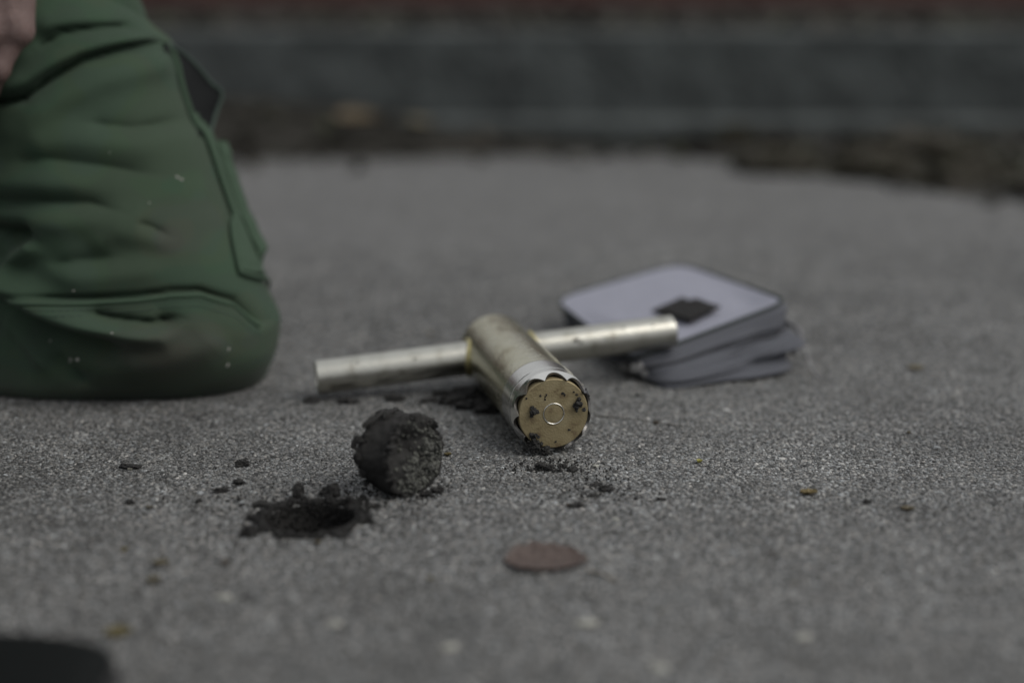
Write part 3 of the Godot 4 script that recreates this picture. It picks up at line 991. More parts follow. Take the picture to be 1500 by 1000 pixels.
# ---------------------------------------------------------------- coring tool
func build_tool() -> void:
	const R := 0.0285
	const L := 0.2085
	var t := thing("coring_tool", "brass-coloured steel coring tool with toothed mouth and T-bar handle lying on asphalt", "tool", Vector3(0.0291, 0.0005, -0.9294), 0.2172)
	var up := Vector3(0, R, 0)
	var zinc := tri(mat(Color.WHITE, 0.36, 1.0), 9.0)
	zinc.albedo_texture = tex(0.007, [0.0, 0.12, 0.26, 0.46, 1.0], [lin(0.15, 0.115, 0.065), lin(0.31, 0.26, 0.15), lin(0.47, 0.43, 0.29), lin(0.58, 0.55, 0.41), lin(0.64, 0.62, 0.49)], 512, FastNoiseLite.TYPE_SIMPLEX, 5, false, 1.0, 18)
	zinc.roughness_texture = tex(0.05, [0.0, 1.0], [Color(0.75, 0.75, 0.75), Color.WHITE], 256, FastNoiseLite.TYPE_SIMPLEX, 5, false, 1.0, 13)
	zinc.roughness = 0.29
	zinc.uv1_scale = Vector3(11, 11, 4)
	zinc.heightmap_enabled = true
	zinc.heightmap_texture = tex(0.12, [], [], 256, FastNoiseLite.TYPE_SIMPLEX, 4, false, 1.0, 14)
	zinc.heightmap_scale = 0.02
	var bright := tri(mat(lin(0.74, 0.73, 0.69), 0.27, 1.0), 12.0)
	bright.roughness_texture = tex(0.05, [0.0, 1.0], [Color(0.6, 0.6, 0.6), Color.WHITE], 256, FastNoiseLite.TYPE_SIMPLEX, 4, false, 1.0, 15)
	var barm := tri(mat(Color.WHITE, 0.30, 1.0), 8.0)
	barm.albedo_texture = tex(0.010, [0.0, 0.22, 0.4, 1.0], [lin(0.24, 0.215, 0.17), lin(0.42, 0.41, 0.36), lin(0.485, 0.475, 0.425), lin(0.53, 0.525, 0.475)], 512, FastNoiseLite.TYPE_SIMPLEX, 5, false, 1.0, 16)
	barm.heightmap_enabled = true
	barm.heightmap_texture = zinc.heightmap_texture
	barm.heightmap_scale = 0.01

	# body tube, with chamfered back end
	var mb := MB.new()
	var at := Transform3D(Basis(), up)
	mb.lathe([Vector2(0, -L), Vector2(R * 0.78, -L), Vector2(R * 0.9, -L + 0.0008), Vector2(R * 0.965, -L + 0.0035), Vector2(R * 0.985, -L + 0.008), Vector2(R * 0.985, -0.06), Vector2(R * 0.982, -0.0412)], 96, at)
	obj("barrel", mb.mesh(), zinc, t)
	# turned band with fine grooves
	mb = MB.new()
	var prof := [Vector2(R * 0.95, -0.0412)]
	for i in 16:
		prof.append(Vector2(R * (1.0 if i % 2 else 0.9935), -0.041 + i * 0.00142))
	prof.append(Vector2(R * 0.975, -0.0192))
	prof.append(Vector2(R * 0.965, -0.0186))
	mb.lathe(prof, 96, at)
	obj("turned_band", mb.mesh(), bright, t)
	# cutting crown: ten points with scalloped valleys, bevelled on the outside
	mb = MB.new()
	var rows := [PackedVector3Array(), PackedVector3Array(), PackedVector3Array(), PackedVector3Array(), PackedVector3Array(), PackedVector3Array()]
	const SEG := 500
	for k in SEG:
		var a := TAU * k / SEG
		var u := fposmod((a + 0.03) / TAU * 10.0, 1.0)
		var valley := 0.0076 * (1.0 - pow(absf(2 * u - 1), 2.1))
		var z := -valley
		var d := Vector3(cos(a), sin(a), 0)
		var thick := 0.0003 + 0.0014 * clampf(valley / 0.004, 0, 1)
		var outer := R - 0.0034 * clampf((z + 0.0095) / 0.0095, 0, 1)
		rows[0].append(up + d * (R * 0.965) + Vector3(0, 0, -0.0186))
		rows[1].append(up + d * (R * 1.0) + Vector3(0, 0, -0.0181))
		rows[2].append(up + d * (R * 1.0) + Vector3(0, 0, minf(-0.0098, z - 0.002)))
		rows[3].append(up + d * outer + Vector3(0, 0, z))
		rows[4].append(up + d * (outer - thick) + Vector3(0, 0, z - 0.0004))
		rows[5].append(up + d * (R * 0.875) + Vector3(0, 0, -0.0168))
	var crown_mb := MB.new()
	for i in 3:
		crown_mb.grid([rows[i], rows[i + 1]], true)
	var crown := obj("cutting_crown", crown_mb.mesh(), bright, t, "bright scalloped cutting crown")
	crown_mb = MB.new()
	for i in [3, 4]:
		crown_mb.grid([rows[i], rows[i + 1]], true)
	obj("tooth_edge", crown_mb.mesh(Vector3.BACK), mat(lin(0.16, 0.155, 0.15), 0.4, 0.9), crown, "dark tarry edge of the teeth")
	# grit packed between crown and plate
	crown_mb = MB.new()
	var pack := []
	for j in 4:
		var row := PackedVector3Array()
		for k in 200:
			var a := TAU * k / 200
			row.append(up + Vector3(cos(a), sin(a), 0) * lerpf(0.0238, R * 0.93, j / 3.0) + Vector3(0, 0, -0.0105 + 0.0016 * noise.get_noise_2d(k * 40.0, j * 60.0)))
		pack.append(row)
	crown_mb.grid(pack, true)
	obj("packed_grit", crown_mb.mesh(Vector3.BACK), tar_mat(), crown)
	# ejector plate inside the mouth
	var brass := tri(mat(Color.WHITE, 0.5, 0.55), 16.0)
	brass.albedo_texture = tex(0.008, [0.0, 0.3, 0.6, 1.0], [lin(0.18, 0.135, 0.08), lin(0.28, 0.23, 0.13), lin(0.315, 0.262, 0.152), lin(0.35, 0.297, 0.18)], 512, FastNoiseLite.TYPE_SIMPLEX, 6, false, 1.0, 17)
	brass.heightmap_enabled = true
	brass.heightmap_texture = zinc.heightmap_texture
	brass.heightmap_scale = 0.015
	mb = MB.new()
	mb.lathe([Vector2(0.0076, -0.003), Vector2(0.0237, -0.003), Vector2(0.0242, -0.0033), Vector2(0.0244, -0.004), Vector2(0.0244, -0.018)], 96, at)
	var plate := obj("ejector_plate", mb.mesh(Vector3.BACK), brass, t, "brass-coloured round ejector plate with dirt specks")
	mb = MB.new()
	mb.lathe([Vector2(0, -0.0027), Vector2(0.0062, -0.0027), Vector2(0.0066, -0.0031)], 48, at)
	obj("centre_pin", mb.mesh(Vector3.BACK), brass, plate)
	mb = MB.new()
	mb.lathe([Vector2(0.0066, -0.0034), Vector2(0.0068, -0.0026), Vector2(0.0072, -0.0023), Vector2(0.0076, -0.0026), Vector2(0.0077, -0.0034)], 48, at)
	obj("pin_ring", mb.mesh(Vector3.BACK), bright, plate)

	# T-bar through the barrel
	var bz := -0.1808
	var roll := 0.0787
	var bt := Transform3D(Basis(Vector3(0, 0, -1), Vector3(-sin(roll), cos(roll), 0), Vector3(cos(roll), sin(roll), 0)), Vector3(0, R, bz))
	mb = MB.new()
	var br := 0.0134
	mb.lathe([Vector2(0, -0.1440), Vector2(br * 0.84, -0.1440), Vector2(br * 0.86, -0.14685), Vector2(br * 0.93, -0.14695), Vector2(br, -0.146), Vector2(br, 0.1448), Vector2(br * 0.93, 0.1457), Vector2(br * 0.86, 0.14555), Vector2(br * 0.84, 0.1426), Vector2(0, 0.1426)], 64, bt)
	obj("handle_bar", mb.mesh(), barm, t)
	# weld seams where the bar meets the barrel
	for s: float in [-1.0, 1.0]:
		mb = MB.new()
		var path := PackedVector3Array()
		for k in 48:
			var a := TAU * k / 48
			var off := Vector3(0, cos(a) * (br + 0.0006), 0) + Vector3(0, 0, sin(a) * (br + 0.0006))
			var zz := off.y
			var reach := sqrt(maxf(0.0, pow(R * 0.985, 2) - zz * zz))
			path.append(Vector3(0, R, bz) + off + Vector3(s * (reach + 0.0004), 0, 0) + Vector3(0, roll * s * reach, 0))
		for k in path.size(): path[k] += Vector3(s * (0.0004 + 0.0003 * sin(k * 2.1)), 0, 0)
		mb.tube(path, [0.0017], 8, true)
		obj("weld_seam", mb.mesh(), tri(mat(lin(0.55, 0.49, 0.26), 0.4, 0.95), 10.0), t)

	for q in [[0.060, 0.5, 0.0030, 0.0016], [0.064, 0.3, 0.0018, 0.0011], [0.1, 0.9, 0.0012, 0.0008], [-0.07, 0.6, 0.0014, 0.0008], [-0.115, 0.8, 0.001, 0.0007], [0.125, 0.75, 0.001, 0.0008], [0.085, 0.35, 0.0011, 0.0006]]:
		var g := obj("grime_spot", lump(int(absf(q[0]) * 9000), 0.6, Vector3(q[2], q[3], 0.0004), 1).mesh(), mat(lin(0.05, 0.045, 0.036), 0.7), t)
		g.position = Vector3(q[0], R + roll * q[0] + br * sin(q[1]), bz + br * cos(q[1]))
		g.rotation.x = -q[1]
	# dirt stuck to the mouth
	var tar := tar_mat()
	for c in [[-0.0143, 0.0015, 8, 0.0030], [0.0178, 0.0064, 12, 0.0036], [-0.0155, -0.0165, 12, 0.0034], [-0.0108, -0.0222, 10, 0.0034], [-0.006, -0.026, 12, 0.0036], [-0.0145, -0.0225, 8, 0.003]]:
		var cl := MB.new()
		for k in c[2]:
			var lp := lump(int(c[0] * 90000) + k * 13, 0.5, Vector3.ONE * rng.randf_range(0.0009, 0.0019), 1)
			var off := Vector3(c[0] + rng.randfn() * c[3] * 0.6, R + c[1] + rng.randfn() * c[3] * 0.6, rng.randf_range(-0.0028, -0.0005))
			off.y = maxf(off.y, 0.0015)
			join(cl, lp, Transform3D(Basis(), off))
		obj("dirt_clump", cl.mesh(Vector3.ZERO, true), tar, t)
	for c in [[-0.0052, 0.0135], [-0.006, 0.0122], [-0.0095, 0.0132], [0.0062, 0.014], [0.0075, 0.0128], [0.014, 0.0145], [0.0015, -0.02], [-0.0062, 0.0105], [0.016, 0.0125], [-0.019, 0.012], [0.011, -0.012], [0.021, 0.013], [0.0225, 0.016], [0.0245, 0.011]]:
		var lp := lump(int(c[0] * 90000), 0.5, Vector3(rng.randf_range(0.0004, 0.0011), rng.randf_range(0.0004, 0.001), 0.0005), 1)
		var o := obj("dirt_speck", lp.mesh(Vector3.ZERO, true), tar, t)
		o.position = Vector3(c[0], R + c[1], -0.0028)

func join(to: MB, from: MB, at: Transform3D) -> void:
	var base := to.v.size()
	for p in from.v: to.add(at * p)
	for i in from.f: to.f.append(base + i)

var tar_made: StandardMaterial3D
func tar_mat() -> StandardMaterial3D:
	if tar_made == null:
		tar_made = tri(mat(Color.WHITE, 0.78), 60.0)
		tar_made.albedo_texture = tex(0.06, [0.0, 0.55, 0.8, 1.0], [lin(0.008, 0.0078, 0.0076), lin(0.015, 0.0145, 0.014), lin(0.03, 0.029, 0.027), lin(0.075, 0.073, 0.068)], 256, FastNoiseLite.TYPE_SIMPLEX, 4, false, 1.0, 22)
		tar_made.heightmap_enabled = true
		tar_made.heightmap_texture = tex(0.1, [], [], 256, FastNoiseLite.TYPE_SIMPLEX, 4, false, 1.0, 23)
		tar_made.heightmap_scale = 0.06
	return tar_made

# ---------------------------------------------------------------- pouch
func rim_loop(n: int, c: Array, r: Array) -> PackedVector3Array:
	# rounded outline of the lid: left, back, right, front corners
	var pts := PackedVector3Array()
	for i in 4:
		var a: Vector3 = c[(i + 3) % 4]
		var b: Vector3 = c[i]
		var d: Vector3 = c[(i + 1) % 4]
		var p: Vector3 = b + (a - b).normalized() * r[i]
		var q: Vector3 = b + (d - b).normalized() * r[i]
		for k in 9:
			var t := k / 8.0
			pts.append(p.lerp(b, t).lerp(b.lerp(q, t), t))
		var p2: Vector3 = d + (b - d).normalized() * r[(i + 1) % 4]
		for k in range(1, 12):
			pts.append(q.lerp(p2, k / 12.0))
	# even spacing
	var total := 0.0
	for i in pts.size(): total += pts[i].distance_to(pts[(i + 1) % pts.size()])
	var out := PackedVector3Array()
	var i := 0
	var acc := 0.0
	for k in n:
		var want := total * k / n
		while acc + pts[i % pts.size()].distance_to(pts[(i + 1) % pts.size()]) < want:
			acc += pts[i % pts.size()].distance_to(pts[(i + 1) % pts.size()]); i += 1
		var seg := pts[i % pts.size()].distance_to(pts[(i + 1) % pts.size()])
		out.append(pts[i % pts.size()].lerp(pts[(i + 1) % pts.size()], (want - acc) / maxf(seg, 1e-6)))
	return out

func build_pouch() -> void:
	const N := 220
	const ROWS := 64
	var origin := Vector3(0.13, 0, -1.26)
	var t := thing("pouch", "grey zipped cloth pouch with pale lavender lid and black velcro patch, behind the tool", "pouch", origin)
	var rim := rim_loop(N, [Vector3(0.040, 0.029, -1.325), Vector3(0.170, 0.047, -1.425), Vector3(0.236, 0.055, -1.19), Vector3(0.098, 0.019, -1.125)], [0.028, 0.04, 0.022, 0.022])
	var mid := Vector3()
	for p in rim: mid += p
	mid /= N
	var lid_m := tri(mat(lin(0.262, 0.268, 0.325), 0.75), 30.0)
	lid_m.heightmap_enabled = true
	lid_m.heightmap_texture = tex(0.3, [], [], 256, FastNoiseLite.TYPE_SIMPLEX, 2, false, 1.0, 51)
	lid_m.heightmap_scale = 0.02
	lid_m.albedo_texture = tex(0.01, [0.0, 0.25, 1.0], [lin(0.8, 0.8, 0.78), lin(0.95, 0.95, 0.95), Color.WHITE], 256, FastNoiseLite.TYPE_SIMPLEX, 4, false, 1.0, 52)
	var grey := cloth(lin(0.080, 0.084, 0.098), 53)
	grey.roughness = 0.7
	var dark := cloth(lin(0.017, 0.0165, 0.0165), 54)

	# lid
	var rows := []
	for j in 26:
		var s := 1.0 - j / 25.0 * 0.995
		var row := PackedVector3Array()
		for k in N:
			row.append(lid_at(mid.lerp(rim[k], s), mid, s) - origin)
		rows.append(row)
	var mb := MB.new()
	mb.grid(rows, true)
	obj("lid", mb.mesh(Vector3.UP), lid_m, t, "pale lavender-grey lid")
	# sides: a gusset in three slack folds, the lowest resting on the ground
	rows = []
	for j in ROWS:
		var s := j / (ROWS - 1.0)
		var row := PackedVector3Array()
		for k in N:
			row.append(gusset_at(rim, k, s, mid) - origin)
		rows.append(row)
	mb = MB.new()
	mb.grid(rows, true)
	obj("gusset", mb.mesh(), grey, t, "slack grey sides folded in layers")
	mb = MB.new()
	var path := PackedVector3Array()
	for k in N: path.append(rim[k] + (rim[k] - mid).normalized() * 0.0008 - origin)
	mb.tube(path, [0.0017], 8, true)
	obj("piping", mb.mesh(), cloth(lin(0.045, 0.052, 0.05), 55), t)
	# zip tapes: ribbons along the folds on the two visible sides
	for z in [[0.40, 0.0012], [0.78, 0.0016]]:
		mb = MB.new()
		path = PackedVector3Array()
		for k in range(95, 200):
			var p := gusset_at(rim, k, z[0], mid)
			path.append(p + (p - Vector3(mid.x, p.y, mid.z)).normalized() * 0.0012 - origin)
		mb.tube(path, [z[1]], 8)
		var zip := obj("zip", mb.mesh(), cloth(lin(0.035, 0.036, 0.04), 57) if z[0] < 0.5 else grey, t)
		# slider and pull tab
		var kk := 168 if z[0] < 0.5 else 178
		var q := gusset_at(rim, kk, z[0], mid)
		var outw := (q - Vector3(mid.x, q.y, mid.z)).normalized()
		var bs := Basis.looking_at(-outw, Vector3.UP)
		mb = MB.new()
		mb.box(Vector3(0.009, 0.0065, 0.005), Transform3D(bs, q + outw * 0.004 - origin), 0.0008)
		mb.box(Vector3(0.0055, 0.015, 0.0016), Transform3D(bs * Basis(Vector3(0, 0, 1), 0.6), q + outw * 0.0055 + Vector3(0.006, -0.002, 0) - origin), 0.0004)
		obj("zip_pull", mb.mesh(Vector3.ZERO, true), mat(lin(0.26, 0.26, 0.265), 0.4, 0.4), zip)
	# carrying strap loops at the right corner
	mb = MB.new()
	mb.tube(ribbon([Vector3(0.238, 0.034, -1.205), Vector3(0.2455, 0.030, -1.19), Vector3(0.246, 0.020, -1.18), Vector3(0.238, 0.013, -1.172)], origin), [0.0024], 8)
	obj("side_loop", mb.mesh(), cloth(lin(0.17, 0.17, 0.18), 56), t)
	mb = MB.new()
	mb.tube(ribbon([Vector3(0.243, 0.026, -1.19), Vector3(0.250, 0.014, -1.175), Vector3(0.2515, 0.005, -1.155), Vector3(0.255, 0.0012, -1.135)], origin), [0.0007], 6)
	obj("loose_thread", mb.mesh(), mat(lin(0.3, 0.3, 0.31), 0.6), t)
	# velcro patch on the lid, its free half lifted in a step
	rows = []
	var c0 := Vector3(0.1245, 0, -1.236)
	var ux := Vector3(0.030, 0, -0.031)   # towards the back corner
	var uz := Vector3(0.026, 0, 0.062)     # towards the viewer
	var ring := []
	for i in 25:
		var s := i / 24.0
		var top := PackedVector3Array()
		for k in 9:
			var q := c0 + ux * (k / 8.0) + uz * s
			var ss := 0.5
			var lift := 0.0018 + 0.0035 * smoothstep(0.25, 0.36, s) + 0.001 * smoothstep(0.6, 1.0, s) + 0.0006 * noise.get_noise_2d(q.x * 3000, q.z * 3000)
			var y := lid_height(q, mid)
			top.append(Vector3(q.x, y + lift, q.z) - origin)
		for k in range(8, -1, -1):
			var q := c0 + ux * (k / 8.0) + uz * s
			var y := lid_height(q, mid)
			var lift := 0.0018 + 0.0035 * smoothstep(0.25, 0.36, s) + 0.001 * smoothstep(0.6, 1.0, s)
			top.append(Vector3(q.x, y + lift - 0.002, q.z) - origin)
		ring.append(top)
	ring.push_front(flat_row(ring[0]))
	ring.append(flat_row(ring[-1]))
	mb = MB.new()
	mb.grid(ring, true)
	obj("velcro_patch", mb.mesh(), dark, t, "black velcro patch on the lid")

func flat_row(row: PackedVector3Array) -> PackedVector3Array:
	var m := Vector3()
	for p in row: m += p
	m /= row.size()
	var out := PackedVector3Array()
	for p in row: out.append(m)
	return out

func ribbon(pts: Array, origin: Vector3) -> PackedVector3Array:
	var c := curve(pts, 20)
	for i in c.size(): c[i] -= origin
	return c

func lid_at(p: Vector3, mid: Vector3, s: float) -> Vector3:
	return Vector3(p.x, lid_height(p, mid, s), p.z)

func lid_height(p: Vector3, mid: Vector3, s := -1.0) -> float:
	# least-squares plane of the four corners plus a soft dome and slack
	var y := 0.0375 + (p.x - 0.136) * 0.135 + (p.z + 1.266) * -0.045
	var e := clampf(Vector2(p.x - mid.x, p.z - mid.z).length() / 0.11, 0, 1)
	var plane := y + 0.002 * (1 - e * e) + 0.0022 * noise.get_noise_2d(p.x * 900, p.z * 900) * (1 - e * e * e)
	if s < 0: return plane
	return lerpf(p.y, plane, smoothstep(1.0, 0.7, s)) if s > 0.7 else plane

var foot: PackedVector3Array
func gusset_at(rim: PackedVector3Array, k: int, s: float, mid: Vector3) -> Vector3:
	if foot.is_empty():
		foot = rim_loop(rim.size(), [Vector3(0.047, 0, -1.322), Vector3(0.165, 0, -1.412), Vector3(0.238, 0, -1.165), Vector3(0.122, 0, -1.094)], [0.03, 0.04, 0.042, 0.024])
	k = k % rim.size()
	var top := rim[k]
	var base := foot[k]
	var out := Vector3(top.x - mid.x, 0, top.z - mid.z).normalized()
	var p := top.lerp(base, smoothstep(0.0, 1.0, s) * 0.5 + s * 0.5)
	p.y = lerpf(top.y, 0.0008, s)
	var high := clampf(top.y / 0.05, 0.3, 1.1)
	var env := smoothstep(0.0, 0.08, s) * smoothstep(1.0, 0.94, s)
	# a taut band under the piping, then two slack rolls with a deep crease between, sagging unevenly
	var sag := 0.10 * sin(k * 0.048 + 2.4) + 0.10 * noise.get_noise_1d(k * 2.2)
	var q := s + sag * smoothstep(0.15, 0.4, s) * smoothstep(1.0, 0.8, s)
	var d := -0.0025 * exp(-pow((q - 0.40) / 0.07, 2)) + 0.004 * exp(-pow((q - 0.6) / 0.18, 2)) - 0.003 * exp(-pow((q - 0.8) / 0.06, 2))
	# the side that faces the yard: slack cloth in separate folds between the two zips
	var u := (k - 119.0) / 42.0
	var near := smoothstep(-0.35, 0.0, u) * smoothstep(1.45, 1.0, u)
	if near > 0.0:
		var m := 0.004 - 0.006 * smoothstep(0.06, 0.0, absf(s - 0.34 - 0.10 * u)) * smoothstep(1.1, 0.6, u)
		for c in [[-0.1, 0.36, 0.55, 0.50, -0.0055, 0.016], [0.35, 0.55, 0.9, 0.64, -0.005, 0.022], [-0.1, 0.74, 0.5, 0.80, -0.0075, 0.02], [0.55, 0.80, 0.95, 0.85, -0.004, 0.024], [0.12, 0.50, 0.34, 0.68, -0.004, 0.014], [0.62, 0.42, 0.8, 0.60, -0.0035, 0.014], [0.42, 0.62, 0.5, 0.76, -0.003, 0.012],
			[-0.05, 0.56, 0.4, 0.63, 0.0085, 0.055], [0.4, 0.66, 0.95, 0.76, 0.006, 0.05], [-0.05, 0.90, 0.6, 0.93, 0.0065, 0.05], [0.15, 0.44, 0.5, 0.40, 0.0035, 0.04], [0.7, 0.52, 1.0, 0.56, 0.004, 0.03]]:
			var a := Vector2(c[0] * 1.3, c[1] * 0.55)
			var ab := Vector2(c[2] * 1.3, c[3] * 0.55) - a
			var pp := Vector2(u * 1.3, s * 0.55) - a
			var t := clampf(pp.dot(ab) / ab.length_squared(), 0, 1)
			var dist: float = (pp - ab * t).length() / c[5]
			m += c[4] * (exp(-1.3 * dist) if c[4] < 0 else exp(-dist * dist)) * (0.3 + 0.7 * smoothstep(0.0, 0.25, t) * smoothstep(1.0, 0.75, t))
		d = lerpf(d, m, near)
	# creases running slantwise
	var cr := noise.get_noise_2d(k * 1.5 + s * 95, s * 55 - k * 1.1)
	d += (0.007 * (absf(cr) - 0.2) + 0.004 * noise.get_noise_2d(k * 4.0 - s * 90, s * 60 + k * 2.0)) * smoothstep(0.1, 0.45, s)
	var swell := 0.8 + 0.6 * smoothstep(0.17, 0.24, p.x)
	p += out * d * env * high * swell
	p.y += 0.003 * noise.get_noise_2d(k * 3.5, s * 200) * sin(s * PI) * high
	return Vector3(p.x, maxf(p.y, 0.0006), p.z)

# ---------------------------------------------------------------- plug and hole
func build_plug() -> void:
	var t := thing("asphalt_plug", "round dark plug of cored asphalt lying on its side between hole and tool", "asphalt core", Vector3(-0.0715, 0, -0.858), deg_to_rad(54))
	var R := 0.0246
	var c := Vector3(0, R + 0.0006, 0)
	var prof := []
	for i in 14: prof.append(Vector2(R * i / 13.0 * 0.97 + 0.0001, 0.0135))
	for i in 20: prof.append(Vector2(R, 0.0125 - 0.025 * i / 19.0))
	for i in 10: prof.append(Vector2(R * (0.95 - i * 0.105), -0.0135))
	var mb := MB.new()
	mb.lathe(prof, 110, Transform3D(Basis(), c))
	for i in mb.v.size():
		var p := mb.v[i]
		var d := Vector3(p.x, p.y - c.y, 0)
		var rr := d.length() / R
		var dn := d.normalized()
		var face := smoothstep(0.009, 0.0135, p.z)
		var n1 := noise.get_noise_3dv(p * 6000)
		var n2 := noise.get_noise_3dv(p * 14000 + Vector3.ONE * 50)
		var n3 := noise.get_noise_3dv(p * 2200 + Vector3.ONE * 9)
		var n4 := noise.get_noise_3dv(p * 1100 + Vector3.ONE * 77)
		p += dn * (n4 * 0.0042 + n3 * 0.0036 + n2 * 0.001 + absf(n1) * 0.0016) * clampf(rr, 0, 1)
		if face > 0:
			p.z += (n1 * 0.0026 + n2 * 0.0014 + n3 * 0.0035) * face
			p += dn * face * absf(n2) * 0.0022 * rr
			if d.x < 0.002 and d.y > -0.002: p.z -= 0.004 * smoothstep(0.002, -0.008, d.x) * smoothstep(-0.002, 0.006, d.y) * face
		else:
			p.z += n1 * 0.0009
		p.y = maxf(p.y, 0.0005)
		mb.v[i] = p
	obj("core", mb.mesh(), tar_mat(), t)
	# stones laid bare on the broken face
	var mm := MultiMesh.new()
	mm.transform_format = MultiMesh.TRANSFORM_3D
	mm.use_colors = true
	mm.mesh = lump(5, 0.35, Vector3.ONE, 1).mesh(Vector3.ZERO, true, true)
	var list := []
	while list.size() < 620:
		var a := rng.randf() * TAU
		var q := sqrt(rng.randf()) * 0.95
		var p := Vector3(cos(a) * q * R, sin(a) * q * R, 0)
		if rng.randf() > 0.04 + 1.0 * clampf((p.x * 0.6 - p.y * 0.6) / R + 0.1 + 0.8 * noise.get_noise_2d(p.x * 4000, p.y * 4000), 0, 1): continue
		list.append(p)
	mm.instance_count = list.size()
	for i in list.size():
		var p: Vector3 = list[i]
		var w := c + Vector3(p.x, p.y, 0.0135)
		w.z += noise.get_noise_3dv(w * 6000) * 0.0026 + noise.get_noise_3dv(w * 14000 + Vector3.ONE * 50) * 0.0014 + noise.get_noise_3dv(w * 2200 + Vector3.ONE * 9) * 0.0035
		if p.x < 0.002 and p.y > -0.002: w.z -= 0.004 * smoothstep(0.002, -0.008, p.x) * smoothstep(-0.002, 0.006, p.y)
		var s := rng.randf_range(0.0006, 0.0016)
		mm.set_instance_transform(i, Transform3D(Basis.from_euler(Vector3(rng.randf() * 6, rng.randf() * 6, rng.randf() * 6)).scaled(Vector3.ONE * s), w))
		var g := 0.015 + 0.085 * pow(rng.randf(), 1.9)
		mm.set_instance_color(i, Color(g, g * 1.03, g * 0.9))
	var gm := mat(Color.WHITE, 0.6)
	gm.vertex_color_use_as_albedo = true
	var mi := MultiMeshInstance3D.new()
	mi.name = "stones"
	mi.multimesh = mm
	mi.material_override = gm
	t.add_child(mi, true)
	mi.set_meta("kind", "stuff")
	# torn flakes along the edges
	var edge := MB.new()
	for i in 130:
		var a := rng.randf() * TAU
		var zz := 0.012 if rng.randf() < 0.6 else -0.0115
		var lp := lump(300 + i, 0.55, Vector3(rng.randf_range(0.001, 0.0036), rng.randf_range(0.001, 0.0026), rng.randf_range(0.001, 0.003)), 1)
		var p := c + Vector3(cos(a) * R, sin(a) * R, zz + rng.randfn() * 0.0012)
		if p.y < 0.004: continue
		join(edge, lp, Transform3D(Basis(), p))
	obj("torn_edge", edge.mesh(Vector3.ZERO, true), tar_mat(), t).set_meta("kind", "stuff")
	for q in [[0.05, 0.0115, 0.0055, 0.0018, 1.9], [0.16, 0.011, 0.0045, 0.0015, 2.4], [-0.1, 0.010, 0.004, 0.0016, 1.2], [1.7, -0.004, 0.007, 0.0018, 0.2], [2.2, -0.0115, 0.006, 0.0014, -0.4], [2.75, -0.015, 0.005, 0.0015, -0.3], [1.9, -0.008, 0.008, 0.0011, 0.1], [3.15, -0.0115, 0.005, 0.0018, 0.6]]:
		var lp := lump(int(q[0] * 1000), 0.4, Vector3(q[2], q[3], q[3] * 1.4), 2)
		var o := obj("flake", lp.mesh(), tar_mat(), t)
		o.position = c + Vector3(cos(q[0]) * (R + 0.0015), sin(q[0]) * (R + 0.0015), q[1])
		o.rotation.z = q[0] + PI / 2 + q[4] * 0.5

